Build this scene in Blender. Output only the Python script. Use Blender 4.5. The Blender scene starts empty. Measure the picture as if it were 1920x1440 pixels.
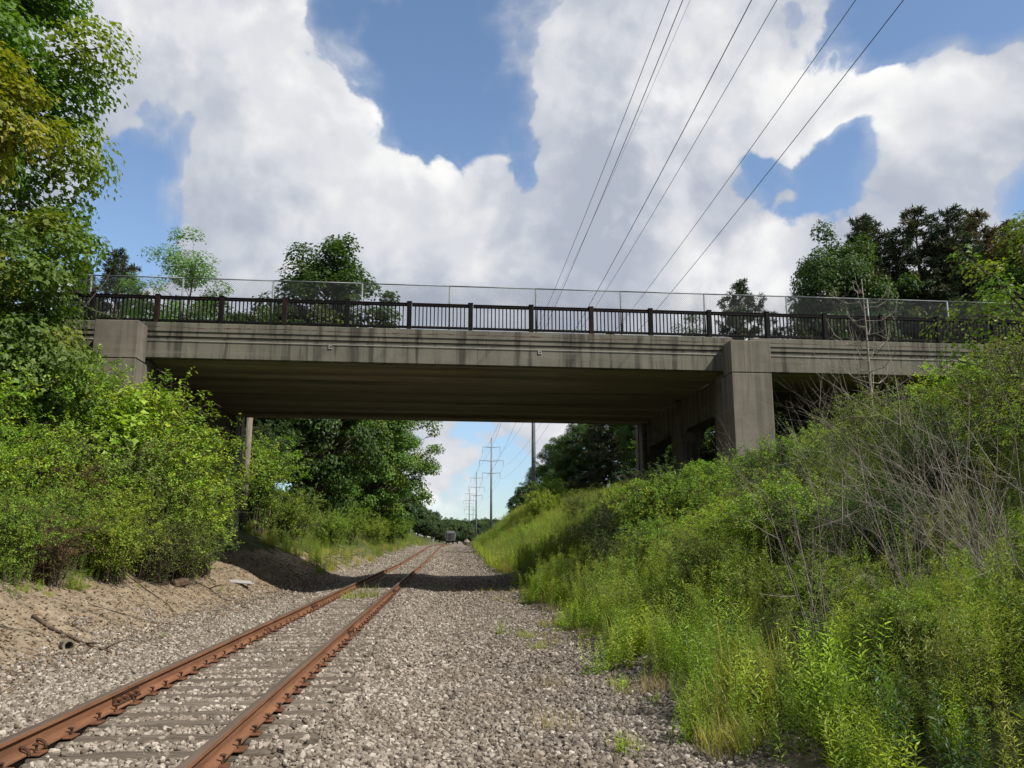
import bpy, math, random
import numpy as np
from mathutils import Vector, Matrix

SC = bpy.context.scene
COL = SC.collection
R = math.radians

# ------------------------------------------------------------------ camera
F_PX = 1560.0
PITCH = math.atan(295 / F_PX)
YAW = R(4.43)
CAM_Z = 1.60
cd = bpy.data.cameras.new('camera')
cam = bpy.data.objects.new('camera', cd)
COL.objects.link(cam)
cam.location = (0, 0, CAM_Z)
cam.rotation_euler = (math.pi / 2 + PITCH, 0, -YAW)
cd.sensor_width = 36.0
cd.lens = 36.0 * F_PX / 1920.0
cd.clip_start = 0.05
cd.clip_end = 6000
SC.camera = cam

# ------------------------------------------------------------------ light and exposure
SUN = Vector((1.0, -0.73, 1.32)).normalized()          # direction to the sun
sd = bpy.data.lights.new('sun', 'SUN')
sd.energy = 4.8
sd.angle = R(0.55)
sd.color = (1.0, 0.94, 0.84)
sun = bpy.data.objects.new('sun', sd)
COL.objects.link(sun)
sun.rotation_euler = SUN.to_track_quat('Z', 'Y').to_euler()
SC.view_settings.view_transform = 'Standard'
SC.view_settings.look = 'None'
SC.view_settings.exposure = 0.4
SC.view_settings.gamma = 1.0
SC.view_settings.use_curve_mapping = False
SC.cycles.max_bounces = 5
SC.cycles.diffuse_bounces = 3
SC.cycles.glossy_bounces = 2
SC.cycles.transmission_bounces = 4
SC.cycles.transparent_max_bounces = 4
SC.cycles.use_denoising = True


class NT:
    """small helper to wire shader nodes as expressions"""
    def __init__(self, tree):
        self.t = tree
        self.n = tree.nodes
        self.l = tree.links

    def node(self, typ, **kw):
        nd = self.n.new(typ)
        for k, v in kw.items():
            setattr(nd, k, v)
        return nd

    def put(self, sock, v):
        if v is None:
            return
        if isinstance(v, bpy.types.NodeSocket):
            self.l.new(v, sock)
        else:
            sock.default_value = v

    def m(self, op, a, b=None, c=None, clamp=False):
        nd = self.node('ShaderNodeMath', operation=op, use_clamp=clamp)
        self.put(nd.inputs[0], a)
        self.put(nd.inputs[1], b)
        self.put(nd.inputs[2], c)
        return nd.outputs[0]

    def vm(self, op, a, b=None, scale=None):
        nd = self.node('ShaderNodeVectorMath', operation=op)
        self.put(nd.inputs[0], a)
        self.put(nd.inputs[1], b)
        if scale is not None:
            self.put(nd.inputs['Scale'], scale)
        return nd.outputs[0]

    def mix(self, f, a, b, blend='MIX'):
        nd = self.node('ShaderNodeMix', data_type='RGBA', blend_type=blend)
        self.put(nd.inputs[0], f)
        self.put(nd.inputs[6], a if not isinstance(a, tuple) or len(a) == 4 else a + (1,))
        self.put(nd.inputs[7], b if not isinstance(b, tuple) or len(b) == 4 else b + (1,))
        return nd.outputs[2]

    def noise(self, vec, scale, detail=4, rough=0.5, out=0, dist=0.0, dim='3D'):
        nd = self.node('ShaderNodeTexNoise', noise_dimensions=dim)
        self.put(nd.inputs['Vector'], vec)
        nd.inputs['Scale'].default_value = scale
        nd.inputs['Detail'].default_value = detail
        nd.inputs['Roughness'].default_value = rough
        nd.inputs['Distortion'].default_value = dist
        return nd.outputs[out]

    def vor(self, vec, scale, feature='F1', out='Distance', rnd=1.0):
        nd = self.node('ShaderNodeTexVoronoi', feature=feature)
        self.put(nd.inputs['Vector'], vec)
        nd.inputs['Scale'].default_value = scale
        nd.inputs['Randomness'].default_value = rnd
        return nd.outputs[out]

    def ramp(self, f, lo, hi, a=0.0, b=1.0, smooth=True):
        nd = self.node('ShaderNodeMapRange', interpolation_type='SMOOTHSTEP' if smooth else 'LINEAR')
        self.put(nd.inputs[0], f)
        for i, v in ((1, lo), (2, hi), (3, a), (4, b)):
            nd.inputs[i].default_value = v
        return nd.outputs[0]

    def cramp(self, f, stops):
        nd = self.node('ShaderNodeValToRGB')
        self.put(nd.inputs[0], f)
        el = nd.color_ramp.elements
        while len(el) < len(stops):
            el.new(0.5)
        for e, (p, c) in zip(el, stops):
            e.position = p
            e.color = c if len(c) == 4 else tuple(c) + (1,)
        return nd.outputs[0]


# camera frame, used to place things of known distance
_rt = np.array([math.cos(YAW), -math.sin(YAW), 0])
_fw = np.array([math.cos(PITCH) * math.sin(YAW), math.cos(PITCH) * math.cos(YAW), math.sin(PITCH)])
_up = np.array([-math.sin(PITCH) * math.sin(YAW), -math.sin(PITCH) * math.cos(YAW), math.cos(PITCH)])


def ray(px, py):
    return _fw + (px - 960) / F_PX * _rt - (py - 720) / F_PX * _up


def at(px, py, Y):
    r = ray(px, py)
    return r * (Y / r[1]) + np.array([0, 0, CAM_Z])


# ------------------------------------------------------------------ sky with cumulus
world = bpy.data.worlds.new('World')
SC.world = world
world.use_nodes = True
world.cycles.sampling_method = 'MANUAL'
world.cycles.sample_map_resolution = 256
W = NT(world.node_tree)
W.n.clear()
wo = W.node('ShaderNodeOutputWorld')
bg = W.node('ShaderNodeBackground')
bg.inputs['Strength'].default_value = 0.1
W.l.new(bg.outputs[0], wo.inputs[0])
sky = W.node('ShaderNodeTexSky', sky_type='NISHITA', sun_disc=False)
sky.sun_elevation = math.asin(SUN.z)
sky.sun_rotation = math.atan2(SUN.x, SUN.y)
sky.altitude = 200
sky.air_density = 1.0
sky.dust_density = 0.25
sky.ozone_density = 2.5
tc = W.node('ShaderNodeTexCoord')
DIR = tc.outputs['Generated']

# openings of blue between the clouds and thicker banks: (px, py, half width, half height, weight)
BLOBS = [(800, 60, 190, 150, -0.95), (885, 215, 130, 110, -0.95), (985, 320, 36, 60, -0.8), (660, 25, 55, 55, -0.5),
         (262, 320, 80, 120, -1.0), (205, 440, 95, 60, -0.9), (330, 240, 45, 60, -0.3),
         (1690, 20, 85, 80, -1.0), (1850, 5, 120, 60, -0.9),
         (1545, 335, 85, 62, -0.78), (1605, 285, 75, 40, -0.55), (1420, 300, 46, 40, -0.62), (1640, 250, 50, 30, -0.35), (1475, 338, 34, 16, 0.42), (1400, 360, 60, 30, -0.25), (1925, 380, 50, 60, -0.9),
         (1230, 280, 210, 280, 0.42), (520, 330, 230, 200, 0.36), (1800, 230, 150, 120, 0.30), (900, 420, 110, 90, 0.35), (420, 80, 170, 110, 0.3)]


def cloud_noise(V):
    wz = W.noise(V, 4.0, 3, 0.5, out=1)
    V2 = W.vm('ADD', V, W.vm('SCALE', W.vm('SUBTRACT', wz, (0.5, 0.5, 0.5)), scale=0.11))
    big = W.noise(V2, 5.0, 2, 0.5)
    n1_ = W.noise(V2, 11.0, 2, 0.5)
    bil = W.m('MULTIPLY', W.m('ABSOLUTE', W.m('SUBTRACT', n1_, 0.5)), 2.0)      # rounded billows
    n2_ = W.noise(V2, 28.0, 5, 0.56)
    f = W.m('MULTIPLY', W.m('SUBTRACT', big, 0.5), 1.5)
    f = W.m('ADD', f, W.m('MULTIPLY', W.m('SUBTRACT', 0.22, bil), 0.72))
    f = W.m('ADD', f, W.m('MULTIPLY', W.m('SUBTRACT', n2_, 0.5), 0.74))
    return f, V2


def cloud_cover(V2):
    sep = W.node('ShaderNodeSeparateXYZ')
    W.l.new(V2, sep.inputs[0])
    az = W.m('ARCTAN2', sep.outputs[0], sep.outputs[1])
    el = W.m('ARCSINE', sep.outputs[2])
    tot = None
    for px, py, rx, ry, w in BLOBS:
        r = ray(px, py)
        r = r / np.linalg.norm(r)
        a0, e0 = math.atan2(r[0], r[1]), math.asin(r[2])
        u = W.m('DIVIDE', W.m('SUBTRACT', az, a0), rx / F_PX / math.cos(e0))
        v = W.m('DIVIDE', W.m('SUBTRACT', el, e0), ry / F_PX)
        d2 = W.m('ADD', W.m('MULTIPLY', u, u), W.m('MULTIPLY', v, v))
        g = W.m('MULTIPLY', W.m('EXPONENT', W.m('MULTIPLY', d2, -0.8)), w)
        tot = g if tot is None else W.m('ADD', tot, g)
    return W.m('ADD', tot, W.ramp(el, 0.05, 0.24, -0.26, 0.36))


fn, V2 = cloud_noise(DIR)
fcov = cloud_cover(V2)
fld = W.m('ADD', fn, fcov)
fn_s, _v = cloud_noise(W.vm('NORMALIZE', W.vm('ADD', DIR, tuple(SUN * 0.035))))
fn_b, V2b = cloud_noise(W.vm('NORMALIZE', W.vm('ADD', DIR, tuple(SUN * 0.12))))
fb_cov = cloud_cover(V2b)
wisp = W.noise(V2, 6.0, 6, 0.6)
alpha = W.m('MAXIMUM', W.ramp(fld, -0.03, 0.17), W.m('MULTIPLY', W.ramp(fld, -0.42, 0.20), W.ramp(wisp, 0.38, 0.68, 0.0, 0.8)))
thick = W.ramp(fld, 0.0, 0.95)
small = W.ramp(W.m('SUBTRACT', fn, fn_s), -0.26, 0.30, -1, 1)
large = W.ramp(W.m('SUBTRACT', fld, W.m('ADD', fn_b, fb_cov)), -0.75, 0.85, -1, 1)
puff = W.noise(V2, 4.5, 3, 0.5)
br = W.m('ADD', W.m('MULTIPLY', small, 0.11), W.m('MULTIPLY', large, 0.34))
br = W.m('ADD', br, W.m('MULTIPLY_ADD', thick, -0.34, 0.60))
sepd = W.node('ShaderNodeSeparateXYZ')
W.l.new(DIR, sepd.inputs[0])
lowsky = W.ramp(sepd.outputs[2], 0.02, 0.26, 1.0, 0.0)
br = W.m('ADD', br, W.m('MULTIPLY', lowsky, 0.30))
br = W.m('ADD', br, W.m('MULTIPLY', W.m('SUBTRACT', puff, 0.5), 0.7))
tone = W.ramp(br, 0.10, 0.98, 0, 1, smooth=False)
ccol = W.cramp(tone, [(0.0, (0.34, 0.37, 0.44)), (0.35, (0.45, 0.475, 0.525)), (0.65, (0.585, 0.595, 0.62)), (0.85, (0.73, 0.73, 0.72)), (1.0, (0.80, 0.79, 0.775))])
ccol = W.mix(1.0, ccol, (10.0, 10.0, 10.0), 'MULTIPLY')
skyc = W.mix(1.0, sky.outputs[0], W.mix(lowsky, (1.36, 1.33, 1.30), (0.78, 0.90, 1.02)), 'MULTIPLY')
W.l.new(W.mix(alpha, skyc, ccol), bg.inputs['Color'])

# ------------------------------------------------------------------ mesh helpers
def tri_mesh(name, V, T, mats=(), smooth=False, midx=None, attrs=None):
    V = np.asarray(V, dtype=np.float32)
    T = np.asarray(T, dtype=np.int32)
    me = bpy.data.meshes.new(name)
    n, k = T.shape
    me.vertices.add(len(V))
    me.vertices.foreach_set('co', V.ravel())
    me.loops.add(n * k)
    me.loops.foreach_set('vertex_index', T.ravel())
    me.polygons.add(n)
    me.polygons.foreach_set('loop_start', np.arange(0, n * k, k, dtype=np.int32))
    if smooth:
        me.polygons.foreach_set('use_smooth', np.ones(n, dtype=bool))
    else:
        me.polygons.foreach_set('use_smooth', np.zeros(n, dtype=bool))
    if midx is not None:
        me.polygons.foreach_set('material_index', np.asarray(midx, dtype=np.int32))
    for mt in mats:
        me.materials.append(mt)
    if attrs:
        for an, av in attrs.items():
            a = me.attributes.new(an, 'FLOAT', 'POINT')
            a.data.foreach_set('value', np.asarray(av, dtype=np.float32))
    me.update(calc_edges=True)
    return me


class MB:
    """collects polygons, then builds ONE mesh"""
    def __init__(self):
        self.v, self.f, self.mi = [], [], []

    def poly(self, verts, faces, mi=0):
        o = len(self.v)
        self.v += [tuple(p) for p in verts]
        self.f += [tuple(i + o for i in fc) for fc in faces]
        self.mi += [mi] * len(faces)
        return self

    def box(self, x0, x1, y0, y1, z0, z1, mi=0, bev=0.0):
        if bev <= 0:
            v = [(x, y, z) for z in (z0, z1) for y in (y0, y1) for x in (x0, x1)]
            return self.poly(v, [(0, 2, 3, 1), (4, 5, 7, 6), (0, 1, 5, 4), (2, 6, 7, 3), (0, 4, 6, 2), (1, 3, 7, 5)], mi)
        b = bev
        v, idx = [], {}
        for sx in (0, 1):
            for sy in (0, 1):
                for sz in (0, 1):
                    X, Y, Z = (x0, x1)[sx], (y0, y1)[sy], (z0, z1)[sz]
                    ix, iy, iz = X + (b if sx == 0 else -b), Y + (b if sy == 0 else -b), Z + (b if sz == 0 else -b)
                    for ax, p in enumerate(((X, iy, iz), (ix, Y, iz), (ix, iy, Z))):
                        idx[(sx, sy, sz, ax)] = len(v)
                        v.append(p)
        g = lambda a, b_, c, ax: idx[(a, b_, c, ax)]
        fs = []
        for s in (0, 1):
            fs.append([g(s, 0, 0, 0), g(s, 1, 0, 0), g(s, 1, 1, 0), g(s, 0, 1, 0)][::(1 if s else -1)])
            fs.append([g(0, s, 0, 1), g(1, s, 0, 1), g(1, s, 1, 1), g(0, s, 1, 1)][::(-1 if s else 1)])
            fs.append([g(0, 0, s, 2), g(1, 0, s, 2), g(1, 1, s, 2), g(0, 1, s, 2)][::(1 if s else -1)])
        for s in (0, 1):
            for t in (0, 1):
                fs.append([g(0, s, t, 1), g(1, s, t, 1), g(1, s, t, 2), g(0, s, t, 2)])
                fs.append([g(s, 0, t, 0), g(s, 1, t, 0), g(s, 1, t, 2), g(s, 0, t, 2)])
                fs.append([g(s, t, 0, 0), g(s, t, 1, 0), g(s, t, 1, 1), g(s, t, 0, 1)])
        for sx in (0, 1):
            for sy in (0, 1):
                for sz in (0, 1):
                    fs.append([g(sx, sy, sz, 0), g(sx, sy, sz, 1), g(sx, sy, sz, 2)])
        return self.poly(v, fs, mi)

    def tube(self, pts, rad, sides=5, mi=0, cap=True):
        pts = [Vector(p) for p in pts]
        if not hasattr(rad, '__len__'):
            rad = [rad] * len(pts)
        v = []
        prev = None
        for i, p in enumerate(pts):
            d = (pts[min(i + 1, len(pts) - 1)] - pts[max(i - 1, 0)])
            if d.length < 1e-9:
                d = Vector((0, 0, 1))
            d.normalize()
            if prev is None:
                a = d.cross(Vector((0.13, 0.31, 0.94)))
                if a.length < 0.1:
                    a = d.cross(Vector((1, 0, 0)))
            else:
                a = prev - d * prev.dot(d)
            a.normalize()
            prev = a
            b = d.cross(a)
            for k in range(sides):
                an = 2 * math.pi * k / sides
                v.append(p + (a * math.cos(an) + b * math.sin(an)) * rad[i])
        fs = []
        for i in range(len(pts) - 1):
            for k in range(sides):
                q = (k + 1) % sides
                fs.append((i * sides + k, i * sides + q, (i + 1) * sides + q, (i + 1) * sides + k))
        if cap:
            fs.append(tuple(range(sides))[::-1])
            fs.append(tuple((len(pts) - 1) * sides + k for k in range(sides)))
        return self.poly(v, fs, mi)

    def extrude(self, prof, x0, x1, mi=0, axis='x', shear=0.0, segs=1):
        """closed profile (a, b) extruded; axis x: (x, a, b); axis y: (a, y, b)"""
        n = len(prof)
        v, fs = [], []
        for s in range(segs + 1):
            t = x0 + (x1 - x0) * s / segs
            for a, b in prof:
                v.append((t, a, b + shear * t) if axis == 'x' else (a, t, b))
        for s in range(segs):
            for k in range(n):
                q = (k + 1) % n
                fs.append((s * n + k, s * n + q, (s + 1) * n + q, (s + 1) * n + k))
        fs.append(tuple(range(n))[::-1])
        fs.append(tuple(segs * n + k for k in range(n)))
        return self.poly(v, fs, mi)

    def mesh(self, name, mats, smooth=False):
        me = bpy.data.meshes.new(name)
        me.from_pydata(self.v, [], self.f)
        for mt in (mats if isinstance(mats, (list, tuple)) else [mats]):
            me.materials.append(mt)
        me.polygons.foreach_set('material_index', np.array(self.mi, dtype=np.int32))
        me.polygons.foreach_set('use_smooth', np.full(len(self.f), smooth, dtype=bool))
        me.update()
        return me

    def build(self, name, mats, parent=None, smooth=False, loc=(0, 0, 0), fix=True):
        me = self.mesh(name, mats, smooth)
        if fix:
            import bmesh
            bm = bmesh.new()
            bm.from_mesh(me)
            bmesh.ops.recalc_face_normals(bm, faces=bm.faces)
            bm.to_mesh(me)
            bm.free()
        return link(name, me, parent, loc)


def link(name, data, parent=None, loc=(0, 0, 0), rot=(0, 0, 0), scale=(1, 1, 1)):
    o = bpy.data.objects.new(name, data)
    COL.objects.link(o)
    o.location = loc
    o.rotation_euler = rot
    o.scale = scale if hasattr(scale, '__len__') else (scale,) * 3
    if parent is not None:
        o.parent = parent
    return o


def tag(o, label, cat, group=None):
    o['label'] = label
    o['category'] = cat
    if group:
        o['group'] = group
    return o


def thing(name, label, cat, loc=(0, 0, 0), group=None, rotz=0.0, scale=1.0):
    return tag(link(name, None, None, loc, (0, 0, rotz), scale), label, cat, group)


def kind(o, k):
    o['kind'] = k
    return o


# ------------------------------------------------------------------ numpy noise
_rs = np.random.RandomState(5)
_LAT = _rs.rand(256, 256)


def vnoise(x, y):
    xi, yi = np.floor(x).astype(int), np.floor(y).astype(int)
    fx, fy = x - xi, y - yi
    fx, fy = fx * fx * (3 - 2 * fx), fy * fy * (3 - 2 * fy)
    g = lambda a, b: _LAT[a % 256, b % 256]
    return ((g(xi, yi) * (1 - fx) + g(xi + 1, yi) * fx) * (1 - fy) + (g(xi, yi + 1) * (1 - fx) + g(xi + 1, yi + 1) * fx) * fy)


def fbm(x, y, oct=4):
    s, a, t = 0, 1.0, 0
    for i in range(oct):
        s = s + a * vnoise(x * 2 ** i + 17 * i, y * 2 ** i + 31 * i)
        t += a
        a *= 0.5
    return s / t


def sstep(a, b, x):
    t = np.clip((x - a) / (b - a), 0, 1)
    return t * t * (3 - 2 * t)


# ------------------------------------------------------------------ terrain functions
TRK = -2.44                       # track centre line beside the camera
SHOULD_L, SHOULD_R = -5.6, 2.2


def toff(y):
    y = np.asarray(y, dtype=float)
    return 0.0165 * 18 * np.log1p(np.exp(np.clip((y - 62) / 18, -30, 30))) * (y < 600) + 0.0165 * (y - 62) * (y >= 600)


def tz(y):
    y = np.asarray(y, dtype=float)
    return 0.85 * sstep(48, 128, y) - 0.25 * sstep(135, 290, y)


PX = [-300, -60, -22, -18, -14, -11, -9, -7.6, -6.6, -5.9, -5.2, -4.6, -3.9, -1.0, -0.35, 2.2, 3.3, 5, 8, 11, 14, 18, 30, 300]
PZ = [6.5, 7.4, 7.2, 6.2, 4.3, 2.7, 1.55, 0.85, 0.35, 0.0, -0.16, -0.19, -0.08, -0.08, -0.17, -0.15, 0.05, 0.85, 2.45, 3.55, 4.4, 5.2, 6.0, 6.2]


def H(x, y):
    x, y = np.asarray(x, dtype=float), np.asarray(y, dtype=float)
    u = x - toff(y)
    z = np.interp(u, PX, PZ)
    far = 1 - 0.45 * sstep(180, 420, y)
    z = np.where(z > 0, z * far, z)
    z = z + 1.5 * sstep(45, 110, y) * sstep(5, 10, u) * far
    rough = np.clip(np.maximum(-5.4 - u, u - 2.4) / 1.5, 0, 1)
    z = z + rough * (fbm(x * 0.6, y * 0.6) - 0.5) * 0.55 + (fbm(x * 2.1 + 9, y * 2.1, 3) - 0.5) * 0.07 * (0.35 + rough) + (fbm(x * 3.3 + 5, y * 1.3 + 3, 3) - 0.5) * 0.16 * np.clip(-5.6 - u, 0, 1)
    return z + tz(y)


def hz(x, y):
    return float(H(np.array([x]), np.array([y]))[0])


# ------------------------------------------------------------------ materials
MATS = {}


def mat(name):
    m = bpy.data.materials.new(name)
    m.use_nodes = True
    t = NT(m.node_tree)
    bs = m.node_tree.nodes['Principled BSDF']
    MATS[name] = m
    return m, t, bs


def bump(t, bs, h, strength=0.5, dist=0.02):
    b = t.node('ShaderNodeBump')
    b.inputs['Strength'].default_value = strength
    b.inputs['Distance'].default_value = dist
    t.put(b.inputs['Height'], h)
    t.l.new(b.outputs[0], bs.inputs['Normal'])


def pos(t):
    return t.node('ShaderNodeNewGeometry').outputs['Position']


def objco(t):
    return t.node('ShaderNodeTexCoord').outputs['Object']


def scaled(t, v, s):
    return t.vm('MULTIPLY', v, s)


def attr(t, name):
    return t.node('ShaderNodeAttribute', attribute_name=name).outputs['Fac']


def rnd_obj(t):
    return t.node('ShaderNodeObjectInfo').outputs['Random']


def rnd_isl(t):
    return t.node('ShaderNodeNewGeometry').outputs['Random Per Island']


# ground sheet: ballast, sandy dirt and weedy soil
m, t, bs = mat('ground')
P = pos(t)
bal, drt = attr(t, 'ballast'), attr(t, 'dirt')
n1 = t.noise(P, 1.3, 5, 0.6)
cell = t.vor(P, 19.0, 'F1', 'Color')
cs = t.node('ShaderNodeSeparateColor')
t.l.new(cell, cs.inputs[0])
stone = t.cramp(cs.outputs[0], [(0.0, (0.084, 0.069, 0.055)), (0.45, (0.173, 0.147, 0.119)), (0.8, (0.257, 0.224, 0.185)), (1.0, (0.371, 0.333, 0.287))])
cd_ = t.vor(P, 19.0, 'F1', 'Distance')
stone = t.mix(t.ramp(cd_, 0.35, 0.75, 0, 0.65), stone, (0.09, 0.08, 0.065))
stone = t.mix(t.ramp(n1, 0.5, 0.75, 0, 0.35), stone, (0.25, 0.19, 0.13))
sand = t.cramp(t.noise(P, 5.0, 8, 0.65), [(0.3, (0.085, 0.066, 0.045)), (0.48, (0.205, 0.165, 0.118)), (0.7, (0.325, 0.27, 0.20))])
flk = t.vor(P, 28.0, 'F1', 'Color')
fs_ = t.node('ShaderNodeSeparateColor')
t.l.new(flk, fs_.inputs[0])
sand = t.mix(t.ramp(fs_.outputs[1], 0.62, 0.66, 0, 0.7), sand, t.mix(fs_.outputs[0], (0.085, 0.05, 0.028), (0.30, 0.235, 0.16)))
soil = t.cramp(t.noise(P, 3.0, 8, 0.65), [(0.3, (0.028, 0.03, 0.014)), (0.55, (0.055, 0.065, 0.025)), (0.8, (0.10, 0.085, 0.045))])
edge = t.m('MULTIPLY', t.m('SUBTRACT', t.noise(P, 2.2, 7, 0.6), 0.5), 0.9)
fb = t.ramp(t.m('ADD', bal, edge), 0.40, 0.60)
fd = t.ramp(t.m('ADD', drt, edge), 0.40, 0.60)
c = t.mix(fd, soil, sand)
c = t.mix(fb, c, stone)
t.l.new(c, bs.inputs['Base Color'])
bs.inputs['Roughness'].default_value = 0.95
bs.inputs['Specular IOR Level'].default_value = 0.15
hb = t.m('ADD', t.m('MULTIPLY', t.m('SUBTRACT', 1.0, cd_), t.m('MULTIPLY', fb, 1.2)), t.m('MULTIPLY', t.noise(P, 14, 6, 0.7), 0.8))
bump(t, bs, hb, 0.9, 0.04)

# loose ballast stones
m, t, bs = mat('stone')
P = pos(t)
ri = rnd_isl(t)
sx = t.node('ShaderNodeSeparateXYZ')
t.l.new(P, sx.inputs[0])
zone = t.ramp(t.m('ADD', sx.outputs[0], t.m('MULTIPLY', t.noise(P, 0.9, 3), 1.6)), -0.2, 2.6, 0.0, 0.85)
ca = t.cramp(ri, [(0.0, (0.084, 0.069, 0.054)), (0.35, (0.174, 0.148, 0.120)), (0.72, (0.263, 0.230, 0.192)), (0.955, (0.392, 0.351, 0.302)), (1.0, (0.468, 0.432, 0.378))])
cb = t.cramp(ri, [(0.0, (0.058, 0.048, 0.040)), (0.35, (0.116, 0.099, 0.082)), (0.75, (0.191, 0.165, 0.138)), (0.95, (0.290, 0.258, 0.222)), (1.0, (0.440, 0.403, 0.357))])
c = t.mix(zone, ca, cb)
c = t.mix(t.ramp(t.noise(P, 30, 5, 0.7), 0.35, 0.75, 0, 0.5), c, t.mix(0.5, c, (0.12, 0.10, 0.08)))
c = t.mix(t.ramp(t.noise(P, 0.8, 6, 0.65), 0.46, 0.68, 0, 0.6), c, t.mix(0.6, c, (0.13, 0.098, 0.066)))
t.l.new(c, bs.inputs['Base Color'])
bs.inputs['Roughness'].default_value = 0.9
bs.inputs['Specular IOR Level'].default_value = 0.2
bump(t, bs, t.noise(P, 60, 4, 0.6), 0.5, 0.01)


def concrete(name, base, dark, streak=1.0):
    m, t, bs = mat(name)
    P = pos(t)
    big = t.noise(P, 0.9, 6, 0.65)
    st = t.noise(scaled(t, P, (3.2, 3.2, 0.16)), 1.0, 5, 0.6)
    board = t.noise(scaled(t, P, (0.22, 0.22, 3.4)), 1.0, 4, 0.6)
    fine = t.noise(P, 26, 6, 0.7)
    c = t.mix(t.ramp(big, 0.35, 0.7), base, tuple(v * 0.72 for v in base))
    c = t.mix(t.m('MULTIPLY', t.ramp(st, 0.46, 0.66), 0.75 * streak), c, dark)
    c = t.mix(t.ramp(board, 0.52, 0.7, 0, 0.35), c, tuple(v * 1.25 for v in base))
    c = t.mix(t.ramp(fine, 0.5, 0.8, 0, 0.4), c, dark)
    run = t.noise(scaled(t, P, (7.5, 7.5, 0.35)), 1.0, 3, 0.5)
    c = t.mix(t.m('MULTIPLY', t.ramp(run, 0.58, 0.70), 0.55 * streak), c, tuple(v * 0.7 for v in dark))
    pale = t.noise(scaled(t, P, (1.3, 1.3, 0.5)), 1.0, 7, 0.7)
    c = t.mix(t.ramp(pale, 0.60, 0.72, 0, 0.45), c, tuple(min(0.4, v * 1.7) for v in base))
    t.l.new(c, bs.inputs['Base Color'])
    bs.inputs['Roughness'].default_value = 0.92
    bs.inputs['Specular IOR Level'].default_value = 0.2
    bump(t, bs, t.m('ADD', fine, t.m('MULTIPLY', board, 1.2)), 0.45, 0.012)
    return m


concrete('fascia_concrete', (0.150, 0.140, 0.115), (0.045, 0.042, 0.036), 1.2)
concrete('pier_concrete', (0.160, 0.146, 0.120), (0.070, 0.063, 0.053), 0.7)
concrete('soffit_concrete', (0.15, 0.13, 0.095), (0.045, 0.04, 0.032), 0.4)
concrete('wall_concrete', (0.15, 0.135, 0.11), (0.035, 0.03, 0.026))

m, t, bs = mat('soffit')
P = pos(t)
st = t.noise(scaled(t, P, (0.10, 1.6, 1)), 1.0, 6, 0.62)
big = t.noise(P, 0.35, 4, 0.6)
rr = rnd_obj(t)
c = t.cramp(st, [(0.3, (0.035, 0.031, 0.026)), (0.42, (0.17, 0.152, 0.117)), (0.6, (0.32, 0.285, 0.215)), (0.8, (0.38, 0.34, 0.26))])
c = t.mix(t.ramp(big, 0.4, 0.65, 0, 0.6), c, (0.19, 0.155, 0.10))
c = t.mix(t.m('MULTIPLY', rr, 0.4), c, (0.09, 0.08, 0.062))
t.l.new(c, bs.inputs['Base Color'])
bs.inputs['Roughness'].default_value = 0.95
bump(t, bs, t.noise(P, 18, 5, 0.7), 0.4, 0.01)

m, t, bs = mat('asphalt')
t.l.new(t.cramp(t.noise(pos(t), 40, 5, 0.7), [(0.3, (0.03, 0.03, 0.03)), (0.7, (0.065, 0.063, 0.06))]), bs.inputs['Base Color'])
bs.inputs['Roughness'].default_value = 0.9


def metal(name, c0, c1, rough=0.6, metallic=0.0, scale=6.0, lo=0.35, hi=0.65, bmp=0.3):
    m, t, bs = mat(name)
    P = pos(t)
    n = t.noise(P, scale, 8, 0.68)
    t.l.new(t.cramp(n, [(lo, c0), (hi, c1)]), bs.inputs['Base Color'])
    bs.inputs['Roughness'].default_value = rough
    bs.inputs['Metallic'].default_value = metallic
    bs.inputs['Specular IOR Level'].default_value = 0.12
    bump(t, bs, t.noise(P, scale * 9, 4, 0.7), bmp, 0.004)
    return m


metal('railing_paint', (0.004, 0.0035, 0.004), (0.010, 0.008, 0.0075), 0.75, 0, 2.5, 0.4, 0.75)
metal('railing_rust', (0.006, 0.005, 0.005), (0.026, 0.013, 0.010), 0.7, 0, 3.0, 0.4, 0.7)
metal('galvanised', (0.13, 0.145, 0.155), (0.21, 0.225, 0.24), 0.55, 0.3, 4.0)
metal('chain_wire', (0.10, 0.11, 0.115), (0.18, 0.19, 0.20), 0.6, 0.0, 4.0)
metal('pole_steel', (0.12, 0.135, 0.15), (0.19, 0.205, 0.22), 0.6, 0.1, 0.6)
metal('conductor', (0.05, 0.055, 0.06), (0.08, 0.085, 0.09), 0.6, 0.2, 1.0)
metal('insulator', (0.16, 0.17, 0.18), (0.22, 0.23, 0.24), 0.4, 0, 3)
metal('conduit', (0.25, 0.245, 0.23), (0.36, 0.355, 0.34), 0.6, 0, 3)
metal('plate_rust', (0.06, 0.03, 0.02), (0.17, 0.075, 0.042), 0.85, 0, 14)
metal('dark_iron', (0.025, 0.018, 0.014), (0.10, 0.05, 0.032), 0.8, 0, 18)
metal('car_grey', (0.06, 0.063, 0.067), (0.12, 0.12, 0.125), 0.6, 0, 0.8)
metal('car_dark', (0.035, 0.033, 0.032), (0.075, 0.06, 0.05), 0.8, 0, 1.5)

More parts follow.
